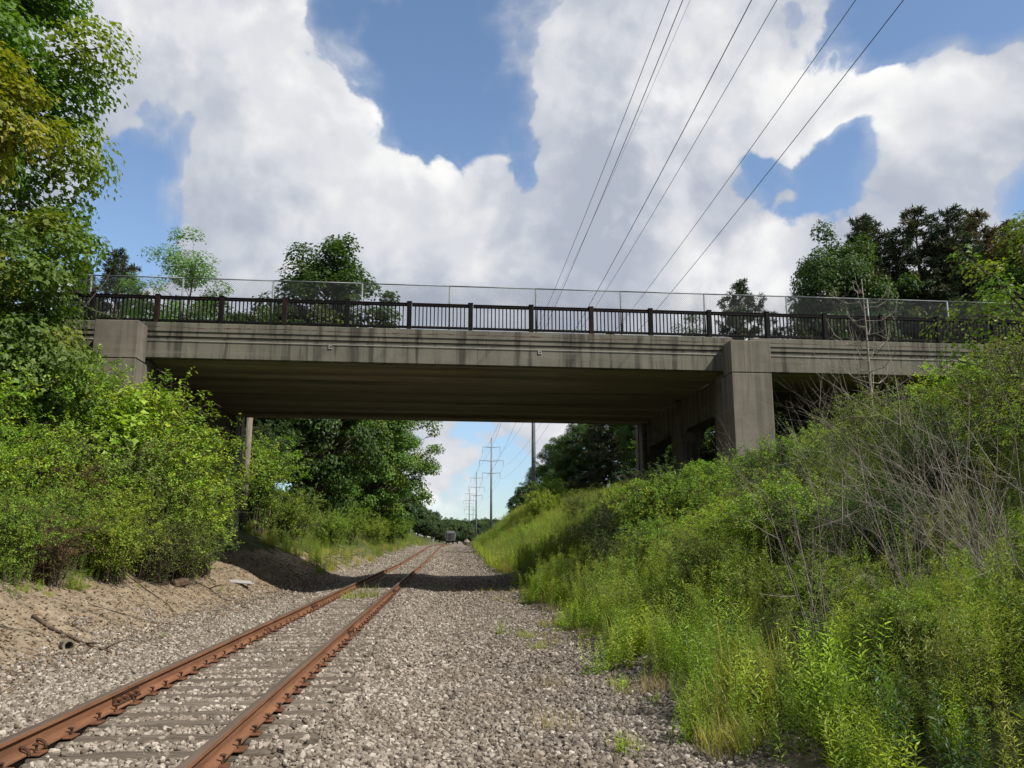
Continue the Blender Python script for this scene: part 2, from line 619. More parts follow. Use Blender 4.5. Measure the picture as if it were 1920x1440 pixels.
m, t, bs = mat('rail_side')
P = pos(t)
n = t.noise(scaled(t, P, (6, 0.8, 6)), 1.5, 8, 0.65)
c = t.cramp(n, [(0.25, (0.085, 0.043, 0.026)), (0.5, (0.175, 0.083, 0.045)), (0.75, (0.23, 0.118, 0.066))])
c = t.mix(t.ramp(t.noise(P, 35, 6, 0.7), 0.52, 0.7, 0, 0.55), c, (0.07, 0.034, 0.021))
t.l.new(c, bs.inputs['Base Color'])
bs.inputs['Roughness'].default_value = 0.85
bs.inputs['Specular IOR Level'].default_value = 0.2
bump(t, bs, t.noise(P, 60, 5, 0.7), 0.4, 0.004)

m, t, bs = mat('rail_top')
P = pos(t)
c = t.cramp(t.noise(scaled(t, P, (14, 0.6, 10)), 1.0, 7, 0.6), [(0.3, (0.07, 0.05, 0.036)), (0.6, (0.115, 0.082, 0.058)), (0.8, (0.155, 0.10, 0.066))])
t.l.new(c, bs.inputs['Base Color'])
bs.inputs['Roughness'].default_value = 0.6
bs.inputs['Metallic'].default_value = 0.15

m, t, bs = mat('tie_wood')
O = objco(t)
rr = rnd_obj(t)
off = t.node('ShaderNodeCombineXYZ')
t.l.new(t.m('MULTIPLY', rr, 40), off.inputs[2])
v = t.vm('ADD', O, off.outputs[0])
gr = t.noise(scaled(t, v, (1.1, 26, 26)), 1.0, 7, 0.65)
c = t.cramp(gr, [(0.28, (0.022, 0.017, 0.013)), (0.40, (0.11, 0.093, 0.073)), (0.58, (0.19, 0.165, 0.136)), (0.85, (0.27, 0.245, 0.21))])
c = t.mix(t.m('MULTIPLY', rr, 0.5), c, (0.07, 0.056, 0.043))
c = t.mix(t.ramp(t.noise(v, 3, 5, 0.6), 0.55, 0.75, 0, 0.5), c, (0.09, 0.07, 0.05))
t.l.new(c, bs.inputs['Base Color'])
bs.inputs['Roughness'].default_value = 0.95
bs.inputs['Specular IOR Level'].default_value = 0.1
bump(t, bs, gr, 1.0, 0.03)


def wood(name, c0, c1, sc=(9, 9, 1.2)):
    m, t, bs = mat(name)
    O = objco(t)
    g = t.noise(scaled(t, O, sc), 1.6, 7, 0.65)
    t.l.new(t.cramp(g, [(0.3, c0), (0.7, c1)]), bs.inputs['Base Color'])
    bs.inputs['Roughness'].default_value = 0.9
    bs.inputs['Specular IOR Level'].default_value = 0.15
    bump(t, bs, g, 0.7, 0.02)


wood('bark', (0.035, 0.028, 0.02), (0.11, 0.09, 0.068))
wood('dead_twig', (0.12, 0.107, 0.09), (0.30, 0.27, 0.23), (4, 4, 4))
wood('dead_dark', (0.035, 0.03, 0.025), (0.10, 0.088, 0.075), (4, 4, 4))
wood('pole_wood', (0.08, 0.066, 0.052), (0.24, 0.205, 0.165))
wood('driftwood', (0.10, 0.082, 0.06), (0.25, 0.215, 0.17), (8, 8, 8))
wood('dark_stick', (0.035, 0.026, 0.02), (0.13, 0.095, 0.065), (8, 8, 8))
wood('weed_stem', (0.06, 0.075, 0.025), (0.13, 0.13, 0.05), (3, 3, 3))


def leaf_mat(name, lo, hi, yellow=None, ymix=0.12, trans=0.38, rough=0.5):
    """leaf colour between lo and hi leaf by leaf, some clumps leaning to a third colour"""
    m, t, bs = mat(name)
    a = attr(t, 'leaf')
    b = attr(t, 'clump')
    rr = rnd_obj(t)
    c = t.mix(a, lo, hi)
    if yellow is not None:
        c = t.mix(t.m('MULTIPLY', t.ramp(b, 1 - 2.2 * ymix, 1.0), 0.85), c, yellow)
    c = t.mix(t.m('MULTIPLY', b, 0.45), c, t.mix(0.55, c, tuple(v * 0.55 for v in lo)))
    hs = t.node('ShaderNodeHueSaturation')
    t.put(hs.inputs['Hue'], t.m('MULTIPLY_ADD', rr, 0.02, 0.49))
    t.put(hs.inputs['Value'], t.m('MULTIPLY_ADD', rr, 0.3, 0.85))
    t.put(hs.inputs['Color'], c)
    c = hs.outputs[0]
    t.l.new(c, bs.inputs['Base Color'])
    bs.inputs['Roughness'].default_value = rough
    bs.inputs['Specular IOR Level'].default_value = 0.32
    tr = t.node('ShaderNodeBsdfTranslucent')
    tcx = t.mix(1.0, c, (1.35, 1.45, 0.55), 'MULTIPLY')
    t.l.new(tcx, tr.inputs['Color'])
    mx = t.node('ShaderNodeMixShader')
    mx.inputs[0].default_value = trans
    t.l.new(bs.outputs[0], mx.inputs[1])
    t.l.new(tr.outputs[0], mx.inputs[2])
    t.l.new(mx.outputs[0], m.node_tree.nodes['Material Output'].inputs['Surface'])
    return m


leaf_mat('maple_leaf', (0.053, 0.113, 0.018), (0.138, 0.234, 0.033), (0.230, 0.270, 0.033), 0.12)
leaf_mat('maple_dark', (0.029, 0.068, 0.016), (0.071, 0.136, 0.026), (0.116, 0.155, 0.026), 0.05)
leaf_mat('maple_yellow', (0.16, 0.17, 0.018), (0.36, 0.32, 0.028), (0.12, 0.17, 0.02), 0.4)
leaf_mat('locust_leaf', (0.090, 0.172, 0.036), (0.179, 0.296, 0.064))
leaf_mat('shrub_green', (0.100, 0.203, 0.024), (0.248, 0.415, 0.047), (0.407, 0.492, 0.059), 0.3)
leaf_mat('shrub_lime', (0.165, 0.284, 0.026), (0.356, 0.515, 0.053), (0.534, 0.583, 0.059), 0.25)
leaf_mat('shrub_olive', (0.126, 0.191, 0.038), (0.258, 0.346, 0.072), (0.312, 0.279, 0.096), 0.2)
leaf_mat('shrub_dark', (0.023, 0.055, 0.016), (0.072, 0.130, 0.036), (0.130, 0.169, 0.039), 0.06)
leaf_mat('shrub_mint', (0.080, 0.160, 0.042), (0.175, 0.285, 0.080))
leaf_mat('shrub_brown', (0.132, 0.084, 0.042), (0.228, 0.168, 0.072), (0.120, 0.144, 0.036), 0.2)
leaf_mat('weed_lime', (0.215, 0.330, 0.032), (0.40, 0.52, 0.055), (0.45, 0.48, 0.08), 0.2, 0.42)
leaf_mat('weed_green', (0.109, 0.192, 0.022), (0.259, 0.366, 0.046), (0.345, 0.336, 0.077), 0.2, 0.4)
leaf_mat('weed_olive', (0.135, 0.164, 0.043), (0.269, 0.296, 0.072), (0.359, 0.281, 0.114), 0.2, 0.35)
leaf_mat('grass_bright', (0.20, 0.250, 0.030), (0.39, 0.43, 0.060), (0.46, 0.39, 0.12), 0.2, 0.4)
leaf_mat('grass_straw', (0.22, 0.17, 0.085), (0.42, 0.34, 0.18), None, 0, 0.3)
leaf_mat('pine_needle', (0.018, 0.037, 0.018), (0.053, 0.077, 0.033), (0.112, 0.085, 0.044), 0.14, 0.18)
leaf_mat('pine_brown', (0.048, 0.054, 0.024), (0.120, 0.102, 0.048), (0.144, 0.090, 0.046), 0.25, 0.2)
leaf_mat('far_leaf', (0.026, 0.058, 0.018), (0.065, 0.111, 0.034), (0.104, 0.143, 0.039), 0.1, 0.3)
leaf_mat('litter_leaf', (0.084, 0.045, 0.025), (0.280, 0.203, 0.126), None, 0, 0.1, 0.8)

# ------------------------------------------------------------------ the ground
def spread(a, b, fine, lo, hi, growth):
    out = list(np.arange(lo, hi + 1e-6, fine))
    s, x = fine, hi
    while x < b:
        s *= growth
        x += s
        out.append(min(x, b))
    s, x = fine, lo
    while x > a:
        s *= growth
        x -= s
        out.insert(0, max(x, a))
    return np.array(out)


gx = spread(-1500, 1500, 0.22, -9, 6, 1.13)
gy = spread(-300, 2500, 0.3, 2, 42, 1.045)
GX, GY = np.meshgrid(gx, gy)
GZ = H(GX, GY)
nx, ny = len(gx), len(gy)
ii = np.arange(nx * ny).reshape(ny, nx)
quads = np.stack([ii[:-1, :-1], ii[:-1, 1:], ii[1:, 1:], ii[1:, :-1]], -1).reshape(-1, 4)
U = GX - toff(GY)
bal_a = np.clip(np.minimum((U + 6.1) / 0.9, (2.75 - U) / 0.9), 0, 1)
drt_a = np.clip(np.minimum((U + 9.0) / 1.6, (-4.6 - U) / 0.5), 0, 1) * (1 - 0.55 * sstep(50, 80, GY)) + np.clip(np.minimum((U - 2.0) / 0.4, (3.4 - U) / 0.8), 0, 0.5) * (1 - 0.8 * sstep(22, 40, GY))
ground = link('ground', tri_mesh('ground', np.stack([GX, GY, GZ], -1).reshape(-1, 3), quads, [MATS['ground']], True,
                                 attrs={'ballast': bal_a.ravel(), 'dirt': np.clip(drt_a, 0, 1).ravel()}))
kind(ground, 'structure')

# ------------------------------------------------------------------ overpass bridge
BY0, BY1 = 26.2, 38.7            # near and far face
GRADE = -0.008
SOF, TOPZ = 7.18, 8.31           # underside and coping top at x = 0
XL, XR = -9.45, 9.0              # faces of the two piers towards the track
bridge = thing('overpass_bridge', 'weathered concrete road bridge crossing over the railway track', 'bridge', (0, 0, 0))
MF, MP, MS, MWL = MATS['fascia_concrete'], MATS['pier_concrete'], MATS['soffit'], MATS['wall_concrete']
SPANS = [(-24.0, -10.4), (XL - 0.35, XR + 0.35), (9.95, 24.0)]
rng = random.Random(3)
NG = 11
for si, (xa, xb) in enumerate(SPANS):
    for g in range(NG):                                   # side by side concrete beams, seen from below
        w = (BY1 - BY0 - 0.56) / NG
        y0 = BY0 + 0.30 + g * w
        dz = [0.05, 0.03, 0.055, 0.02, 0.045, 0.03, 0.05, 0.025, 0.04, 0.03, -0.09][g] + rng.uniform(-0.008, 0.008)
        b = MB()
        prof = [(y0 + 0.012, SOF + dz + 0.03), (y0 + 0.04, SOF + dz), (y0 + w - 0.04, SOF + dz), (y0 + w - 0.012, SOF + dz + 0.03),
                (y0 + w - 0.012, SOF + 0.62), (y0 + 0.012, SOF + 0.62)]
        b.extrude(prof, xa + 0.02, xb - 0.02, 0, 'x', GRADE)
        b.build('beam', [MS], bridge)
    # outer beam, recessed band and projecting coping: each its own part
    def bar(nm, pr, mm):
        b = MB()
        b.extrude(pr, xa + 0.004, xb - 0.004, 0, 'x', GRADE, 8)
        return b.build(nm, [mm], bridge)
    bar('edge_beam', [(BY0, SOF + 0.012), (BY0 + 0.012, SOF), (BY0 + 0.285, SOF), (BY0 + 0.285, SOF + 0.56), (BY0 - 0.0, SOF + 0.56)], MF)
    bar('edge_beam', [(BY1 - 0.26, SOF - 0.06), (BY1, SOF - 0.06), (BY1, SOF + 0.56), (BY1 - 0.26, SOF + 0.56)], MF)
    bar('fascia_band', [(BY0 + 0.03, SOF + 0.563), (BY0 + 0.28, SOF + 0.563), (BY0 + 0.28, SOF + 0.68), (BY0 + 0.03, SOF + 0.68)], MF)
    bar('fascia_band', [(BY0 - 0.012, SOF + 0.70), (BY0 + 0.28, SOF + 0.70), (BY0 + 0.28, SOF + 0.842), (BY0 - 0.012, SOF + 0.842)], MF)
    bar('coping', [(BY0 - 0.045, SOF + 0.85), (BY0 + 0.55, SOF + 0.85), (BY0 + 0.55, TOPZ), (BY0 - 0.03, TOPZ), (BY0 - 0.045, TOPZ - 0.015)], MF)
    bar('coping', [(BY1 - 0.5, SOF + 0.64), (BY1 + 0.04, SOF + 0.64), (BY1 + 0.04, TOPZ), (BY1 - 0.5, TOPZ)], MF)
    bar('roadway', [(BY0 + 0.56, SOF + 0.65), (BY1 - 0.51, SOF + 0.65), (BY1 - 0.51, TOPZ - 0.2), (BY0 + 0.56, TOPZ - 0.2)], MATS['asphalt'])

for s, xi in ((-1, XL), (1, XR)):                           # the two piers
    x0, x1 = (xi - 1.3, xi) if s < 0 else (xi, xi + 1.32)
    xw0, xw1 = (xi - 1.0, xi - 0.22) if s < 0 else (xi + 0.22, xi + 1.0)
    gd = GRADE * xi
    base = min(hz(x0, 26), hz(x1, 26), hz(xi, 38)) - 1.5
    for (ya, yb) in ((25.4, 26.19), (BY1 + 0.05, BY1 + 0.6)):
        q = MB()
        q.box(x0, x1, ya, yb, 6.98 + gd, 8.10 + gd + 0.06 * (-s), 0, 0.02)
        q.build('pier_cap', [MP], bridge)
        q = MB()
        q.box(x0 + 0.006, x1 - 0.006, ya + 0.006, yb + 0.3 if ya < 30 else yb - 0.006, base, 6.965 + gd, 0, 0.02)
        q.build('pier_column', [MP], bridge)
    for (ya, yb) in ((26.5, 27.35), (32.0, 32.9), (37.85, 38.62)):
        q = MB()
        q.box(xi - 0.9 if s < 0 else xi + 0.02, xi - 0.02 if s < 0 else xi + 0.9, ya, yb, base, SOF + gd - 0.012, 0, 0.03)
        q.build('pier_column', [MWL], bridge)
    # cap beam with arched underside between the columns
    for (ya, yb) in ((27.35, 32.0), (32.9, 37.85)):
        n = 12
        top = SOF + gd - 0.03
        pr = [(ya, top), (yb, top)]
        for k in range(n + 1):
            u = k / n
            e = min(u, 1 - u) * (yb - ya)
            z = 5.88 - 0.55 * max(0.0, 1 - e / 0.7) ** 2
            pr.append((yb + (ya - yb) * u, z))
        q = MB()
        q.extrude(pr, xw0, xw1, 0, 'x')
        q.build('cap_beam', [MWL], bridge)
    # abutment closing the side span
    xa = -18.5 if s < 0 else 16.8
    q = MB()
    q.box(xa, xa + 0.8, BY0 + 0.35, BY1 - 0.3, 2.0, SOF + GRADE * xa - 0.03, 0, 0.03)
    q.build('abutment_wall', [MWL], bridge)
    for j in range(3):
        yy = 27.4 + j * 4.6
        q = MB()
        q.box(xa - s * 0.8 - 0.3, xa - s * 0.8 + 0.4, yy, yy + 0.8, 2.0, SOF + GRADE * xa - 0.05)
        q.build('abutment_column', [MWL], bridge)

# light line of conduit along the beam and its two hanging brackets
for xa, xb in SPANS:
    b = MB()
    b.tube([(xa + 0.05 + (xb - xa - 0.1) * k / 10, BY0 - 0.022, SOF + 0.545 + GRADE * (xa + (xb - xa) * k / 10)) for k in range(11)], 0.010, 6)
    b.build('conduit', [MATS['conduit']], bridge, True)
for bx_ in (-3.78, 2.93):
    z0 = SOF + 0.53 + GRADE * bx_
    b = MB()
    b.box(bx_ - 0.045, bx_ - 0.02, BY0 - 0.035, BY0 - 0.004, z0 - 0.12, z0)
    b.box(bx_ - 0.02, bx_ + 0.06, BY0 - 0.03, BY0 - 0.004, z0 - 0.12, z0 - 0.095)
    b.box(bx_ - 0.02, bx_ + 0.05, BY0 - 0.03, BY0 - 0.004, z0 - 0.035, z0 - 0.01)
    if bx_ > 0:
        b.box(bx_ + 0.04, bx_ + 0.06, BY0 - 0.03, BY0 - 0.004, z0 - 0.095, z0 - 0.035)
    b.build('conduit_bracket', [MATS['conduit']], bridge)
# crack running along the coping, painted on as a thin ragged dark sheet
rg = random.Random(8)
for xa, xb in SPANS:
    b = MB()
    n = int((xb - xa) / 0.16)
    up_, dn_ = [], []
    zc = SOF + 0.965
    for k in range(n + 1):
        x = xa + 0.1 + (xb - xa - 0.2) * k / n
        zc += rg.uniform(-0.012, 0.012)
        zc += (SOF + 0.965 - zc) * 0.15
        th = max(0.0012, rg.gauss(0.006, 0.0045))
        up_.append((x, BY0 - 0.0485, zc + th + GRADE * x))
        dn_.append((x, BY0 - 0.0485, zc - th + GRADE * x))
    v = up_ + dn_
    fs2 = [(k, k + n + 1, k + n + 2, k + 1) for k in range(n)]
    v2 = [(p[0], BY0 - 0.044, p[2]) for p in v]
    b.poly(v, fs2)
    b.build('coping_crack', [MATS['dark_iron']], bridge)

# ------------------------------------------------------------------ bridge railing
def zt_(x):
    return TOPZ + GRADE * x


railing = thing('bridge_railing', 'dark rusty metal railing with close upright bars along the bridge edge', 'railing', (0, BY0 + 0.12, 0))
PX0, PSTEP = -9.27, 1.99
posts = [PX0 + PSTEP * k for k in range(-6, 17)]
pm = MB().box(-0.075, 0.075, -0.075, 0.075, 0.0, 0.93, 0, 0.012)
pm.box(-0.085, 0.085, -0.085, 0.085, 0.932, 0.955, 0, 0.008)
post_me = pm.mesh('post', [MATS['railing_paint']])
post_rust = pm.mesh('post', [MATS['railing_rust']])
bar_me = MB().box(-0.017, 0.017, -0.017, 0.017, 0, 0.66).mesh('baluster', [MATS['railing_paint']])
rail_hi = MB()
L = PSTEP - 0.16
rail_hi.box(-L / 2, L / 2, -0.045, 0.045, 0.80, 0.885, 0, 0.01)
rail_hi.box(-L / 2, L / 2, -0.055, 0.055, 0.888, 0.905, 1)
rail_hi_me = rail_hi.mesh('top_rail', [MATS['railing_paint'], MATS['railing_paint']])
rail_lo_me = MB().box(-L / 2, L / 2, -0.04, 0.04, 0.065, 0.14, 0, 0.008).mesh('bottom_rail', [MATS['railing_paint']])
for k, x in enumerate(posts):
    link('post', post_rust if k in (6, 8, 13) else post_me, railing, (x, 0, zt_(x)), (0, 0, 0))
    if k == len(posts) - 1:
        break
    xm = x + PSTEP / 2
    link('top_rail', rail_hi_me, railing, (xm, 0, zt_(xm)), (0, -GRADE, 0))
    link('bottom_rail', rail_lo_me, railing, (xm, 0, zt_(xm)), (0, -GRADE, 0))
    if -13.5 < x < 19.5:
        for j in range(14):
            xb = x + 0.075 + (PSTEP - 0.15) * (j + 1) / 15
            link('baluster', bar_me, railing, (xb, 0, zt_(xb) + 0.14))

# ------------------------------------------------------------------ chain link fence
fence = thing('chain_link_fence', 'tall galvanised chain link fence standing behind the dark bridge railing', 'fence', (0, BY0 + 0.42, 0))
FS = 2.87
fx = [-8.62 + FS * k for k in range(-4, 12)]
fp = MB()
fp.tube([(0, 0, 0), (0, 0, 1.60)], 0.030, 8)
fp.tube([(0, 0, 1.60), (0, 0, 1.635)], [0.036, 0.02], 8)
fpost = fp.mesh('fence_post', [MATS['galvanised']], True)
ft = MB().tube([(-FS / 2, 0, 1.615), (FS / 2, 0, 1.615)], 0.021, 8).mesh('top_tube', [MATS['galvanised']], True)
wire = MB()
pitch = 0.075
hh = 1.60
k = -hh
r_ = 0.0021
segs_v, segs_f = [], []
def strand(xa, za, xb, zb, y):
    o = len(wire.v)
    d = Vector((xb - xa, 0, zb - za)).normalized()
    nrm = Vector((-d.z, 0, d.x)) * r_
    for (x, z) in ((xa, za), (xb, zb)):
        wire.v += [(x + nrm.x, y, z + nrm.z), (x - nrm.x, y + r_, z - nrm.z), (x - nrm.x, y - r_, z - nrm.z)]
    wire.f += [(o, o + 1, o + 4, o + 3), (o + 1, o + 2, o + 5, o + 4), (o + 2, o, o + 3, o + 5)]
    wire.mi += [0, 0, 0]
c_ = -FS / 2 - hh
while c_ < FS / 2:
    a0 = max(c_, -FS / 2)
    b0 = min(c_ + hh, FS / 2)
    if b0 - a0 > 0.01:
        strand(a0, a0 - c_, b0, b0 - c_, -0.002)
        strand(-a0, a0 - c_, -b0, b0 - c_, 0.002)
    c_ += pitch
wire_me = wire.mesh('wire_mesh', [MATS['chain_wire']])
for k, x in enumerate(fx):
    link('fence_post', fpost, fence, (x, 0, zt_(x) - 0.0), (0, 0, 0))
    if k < len(fx) - 1:
        xm = x + FS / 2
        link('top_tube', ft, fence, (xm, 0, zt_(xm)), (0, -GRADE, 0))
        link('wire_mesh', wire_me, fence, (xm, 0, zt_(xm) + 0.02), (0, -GRADE, 0))

# ------------------------------------------------------------------ railway track
track = thing('railway_track', 'rusty steel railway track on weathered grey wooden ties in gravel', 'railway track', (0, 0, 0))
PLATE = 0.018
RAIL_H = 0.168
half = [(0.0, RAIL_H), (0.026, RAIL_H - 0.001), (0.034, RAIL_H - 0.008), (0.036, RAIL_H - 0.036), (0.012, RAIL_H - 0.048), (0.008, RAIL_H - 0.065),
        (0.008, 0.045), (0.014, 0.030), (0.068, 0.012), (0.070, 0.0)]
prof = [(x, z) for x, z in half] + [(-x, z) for x, z in half[::-1] if x > 0]
NP = len(prof)


def rail_mesh(side, ya, yb):
    ys = np.linspace(ya, yb, max(2, int((yb - ya) / 1.5) + 1))
    v, f, mi = [], [], []
    for y in ys:
        cx = TRK + float(toff(y)) + side * 0.755
        cz = float(tz(y)) + PLATE
        for a, b in prof:
            v.append((cx + a, y, cz + b))
    for s in range(len(ys) - 1):
        for k in range(NP):
            q = (k + 1) % NP
            f.append((s * NP + k, s * NP + q, (s + 1) * NP + q, (s + 1) * NP + k))
            mi.append(1 if (prof[k][1] > RAIL_H - 0.01 and prof[q][1] > RAIL_H - 0.01) else 0)
    f.append(tuple(range(NP)))
    f.append(tuple((len(ys) - 1) * NP + k for k in range(NP)))
    mi += [0, 0]
    b = MB()
    b.v, b.f, b.mi = v, f, mi
    return b


bar_m = MB()
for sgn in (-1, 1):
    pr = [(sgn * 0.010, 0.028), (sgn * 0.050, 0.020), (sgn * 0.052, 0.036), (sgn * 0.024, 0.052), (sgn * 0.024, 0.098), (sgn * 0.034, 0.116), (sgn * 0.012, 0.118)]
    bar_m.extrude(pr, -0.33, 0.33, 0, 'y')
bar_me2 = bar_m.mesh('joint_bar', [MATS['dark_iron']])
bolt_m = MB()
for sgn in (-1, 1):
    bolt_m.tube([(sgn * 0.022, 0, 0.075), (sgn * 0.052, 0, 0.075)], 0.021, 6)
    bolt_m.tube([(sgn * 0.05, 0, 0.075), (sgn * 0.072, 0, 0.075)], 0.011, 6)
bolt_me = bolt_m.mesh('bolt', [MATS['plate_rust']])
for side, y0 in ((-1, 9.0), (1, 15.2)):
    ys = [y0 + 11.9 * k for k in range(-1, 24)]
    for k in range(len(ys) - 1):
        rail_mesh(side, ys[k] + 0.006, ys[k + 1] - 0.006).build('rail', [MATS['rail_side'], MATS['rail_top']], track)
        if k and ys[k] < 120:
            x = TRK + float(toff(ys[k])) + side * 0.755
            jb = link('joint_bar', bar_me2, track, (x, ys[k], float(tz(ys[k])) + PLATE))
            if ys[k] < 60:
                for q in (-0.24, -0.08, 0.08, 0.24):
                    link('bolt', bolt_me, jb, (0, q, 0))

# ties: five weathered shapes
tie_meshes = []
rg = random.Random(21)
for vnt in range(6):
    b = MB()
    n = 16
    Lh = 1.28
    rows = []
    bendy = rg.uniform(-0.02, 0.02)
    for k in range(n + 1):
        x = -Lh + 2 * Lh * k / n
        w = 0.108 + rg.uniform(-0.012, 0.008) - (0.025 if k in (0, n) else 0)
        top = rg.uniform(-0.014, 0.006) - (0.03 if k in (0, n) else 0)
        yo = bendy * math.cos(x) + rg.uniform(-0.006, 0.006)
        rows.append([(x, yo - w, -0.16), (x, yo - w, top - 0.028 - rg.random() * 0.02), (x, yo - w * 0.78, top - rg.random() * 0.006),
                     (x, yo - w * rg.uniform(-0.1, 0.25), top - rg.choice((0.0, 0.0, 0.012))), (x, yo + w * 0.8, top - rg.random() * 0.006),
                     (x, yo + w, top - 0.028 - rg.random() * 0.02), (x, yo + w, -0.16)])
    m_ = len(rows[0])
    v = [p for r_0 in rows for p in r_0]
    f = [(k * m_ + j, (k + 1) * m_ + j, (k + 1) * m_ + j + 1, k * m_ + j + 1) for k in range(n) for j in range(m_ - 1)]
    f += [tuple(range(m_)), tuple(n * m_ + j for j in range(m_))]
    b.poly(v, f)
    tie_meshes.append(b.mesh('tie', [MATS['tie_wood']]))
plate_me = MB().box(-0.135, 0.135, -0.085, 0.085, 0.0, PLATE - 0.001, 0, 0.005).mesh('tie_plate', [MATS['plate_rust']])
sp = MB()
sp.box(-0.009, 0.009, -0.009, 0.009, 0.0, 0.042)
sp.box(-0.030, 0.016, -0.016, 0.016, 0.036, 0.052, 0, 0.005)
spike_me = sp.mesh('spike', [MATS['dark_iron']])
an = MB()
an.tube([(0.085 * math.cos(a), 0, 0.012 + 0.05 * math.sin(a)) for a in np.linspace(-0.3, 2.4, 8)], 0.013, 5)
anchor_me = an.mesh('rail_anchor', [MATS['dark_iron']])
TIES = []
y = 2.1
rg = random.Random(77)
k = 0
while y < 155 and k < 298:
    TIES.append((y, rg.uniform(-0.10, 0.13), rg.uniform(-0.012, 0.012)))
    y += 0.505 + rg.uniform(-0.05, 0.05)
    k += 1
for k, (y, dx, rz) in enumerate(TIES):
    cx, cz = TRK + float(toff(y)), float(tz(y))
    ti = link('tie', tie_meshes[rg.randrange(6)], track, (cx + dx, y, cz + rg.uniform(-0.008, 0.004)), (rg.uniform(-0.02, 0.02), 0, rz + (math.pi if rg.random() < 0.5 else 0)))
    ti.scale = (rg.uniform(0.95, 1.03), rg.uniform(0.9, 1.05), 1)
    if y < 30:
        for sd_ in (-1, 1):
            def sub(nm, me, ox, oy, oz, rzz=0.0):
                o = link(nm, me, ti)
                o.matrix_parent_inverse = Matrix.Identity(4)
                wm = Matrix.Translation((cx + ox, y + oy, cz + oz)) @ Matrix.Rotation(rzz, 4, 'Z')
                basis = ti.matrix_basis
                o.matrix_basis = basis.inverted() @ wm
                return o
            xr = sd_ * 0.755
            sub('tie_plate', plate_me, xr, 0, 0.0)
            sub('spike', spike_me, xr + 0.088, rg.uniform(-0.05, 0.05), PLATE + rg.uniform(-0.004, 0.02))
            sub('spike', spike_me, xr - 0.088, rg.uniform(-0.05, 0.05), PLATE + rg.uniform(-0.004, 0.02), math.pi)
            if sd_ < 0 and k in (10, 27):
                sub('rail_anchor', anchor_me, xr, -0.135, PLATE)
                sub('rail_anchor', anchor_me, xr, 0.135, PLATE)

# ------------------------------------------------------------------ loose ballast stones
rs = np.random.RandomState(11)
_phi = (1 + 5 ** 0.5) / 2
ICO_V = np.array([(-1, _phi, 0), (1, _phi, 0), (-1, -_phi, 0), (1, -_phi, 0), (0, -1, _phi), (0, 1, _phi), (0, -1, -_phi), (0, 1, -_phi),
                  (_phi, 0, -1), (_phi, 0, 1), (-_phi, 0, -1), (-_phi, 0, 1)]) / math.sqrt(1 + _phi * _phi)
ICO_F = np.array([(0, 11, 5), (0, 5, 1), (0, 1, 7), (0, 7, 10), (0, 10, 11), (1, 5, 9), (5, 11, 4), (11, 10, 2), (10, 7, 6), (7, 1, 8),
                  (3, 9, 4), (3, 4, 2), (3, 2, 6), (3, 6, 8), (3, 8, 9), (4, 9, 5), (2, 4, 11), (6, 2, 10), (8, 6, 7), (9, 8, 1)])
OCT_V = np.array([(1, 0, 0), (-1, 0, 0), (0, 1, 0), (0, -1, 0), (0, 0, 1), (0, 0, -1)], dtype=float)
OCT_F = np.array([(0, 2, 4), (2, 1, 4), (1, 3, 4), (3, 0, 4), (2, 0, 5), (1, 2, 5), (3, 1, 5), (0, 3, 5)])


def rand_rot(rs, n):
    q = rs.normal(size=(n, 4))
    q /= np.linalg.norm(q, axis=1, keepdims=True)
    w, x, y, z = q.T
    return np.stack([np.stack([1 - 2 * (y * y + z * z), 2 * (x * y - z * w), 2 * (x * z + y * w)], -1),
                     np.stack([2 * (x * y + z * w), 1 - 2 * (x * x + z * z), 2 * (y * z - x * w)], -1),
                     np.stack([2 * (x * z - y * w), 2 * (y * z + x * w), 1 - 2 * (x * x + y * y)], -1)], 1)


def stones(name, P, size, base_v, base_f, mt):
    n = len(P)
    k = len(base_v)
    V = base_v[None] * (1 + rs.uniform(-0.28, 0.22, size=(n, k, 1)))
    V = V * rs.uniform(0.62, 1.25, size=(n, 1, 3))
    V = np.einsum('nij,nkj->nki', rand_rot(rs, n), V) * np.array([1, 1, 0.85])
    V = V * size[:, None, None] + P[:, None, :]
    T = base_f[None] + (np.arange(n) * k)[:, None, None]
    return tri_mesh(name, V.reshape(-1, 3), T.reshape(-1, 3), [mt])


TY = np.array([a[0] for a in TIES])
TDX = np.array([a[1] for a in TIES])


def ballast_points(n, ya, yb, smin, smax):
    y = rs.uniform(ya, yb, n)
    u = rs.uniform(-6.4, 3.0, n)
    x = u + toff(y)
    # thin out towards the dirt and weed edges
    e = np.minimum((u + 6.4) / 1.4, (3.0 - u) / 1.1) + (fbm(x * 1.1, y * 1.1, 3) - 0.5) * 1.6
    keep = rs.rand(n) < np.clip(e, 0.0, 1)
    size = smin + (smax - smin) * rs.rand(n) ** 2.2
    r = u - TRK
    idx = np.clip(np.searchsorted(TY, y), 1, len(TY) - 1)
    near = np.where(np.abs(TY[idx] - y) < np.abs(TY[idx - 1] - y), idx, idx - 1)
    dy = np.abs(TY[near] - y)
    ontie = (dy < 0.088 + size * 0.35) & (np.abs(r - TDX[near]) < 1.27) & (y < 150)
    keep &= ~(ontie & (rs.rand(n) < 0.96))
    for sd_ in (-0.755, 0.755):
        keep &= ~(np.abs(r - sd_) < 0.085 + size * 0.6)
    intrack = (np.abs(r) < 1.28)
    z = H(x, y) + rs.uniform(-0.1, 0.55, n) * size * np.where(intrack, 0.6, 1) + np.where(intrack & ~ontie, 0.05, 0.0) + np.where(ontie, 0.062, 0)
    z = np.where(intrack & ~ontie, np.minimum(z, 0.022 + tz(y) - size * 0.5), z)
    P = np.stack([x, y, z], -1)[keep]
    return P, size[keep]


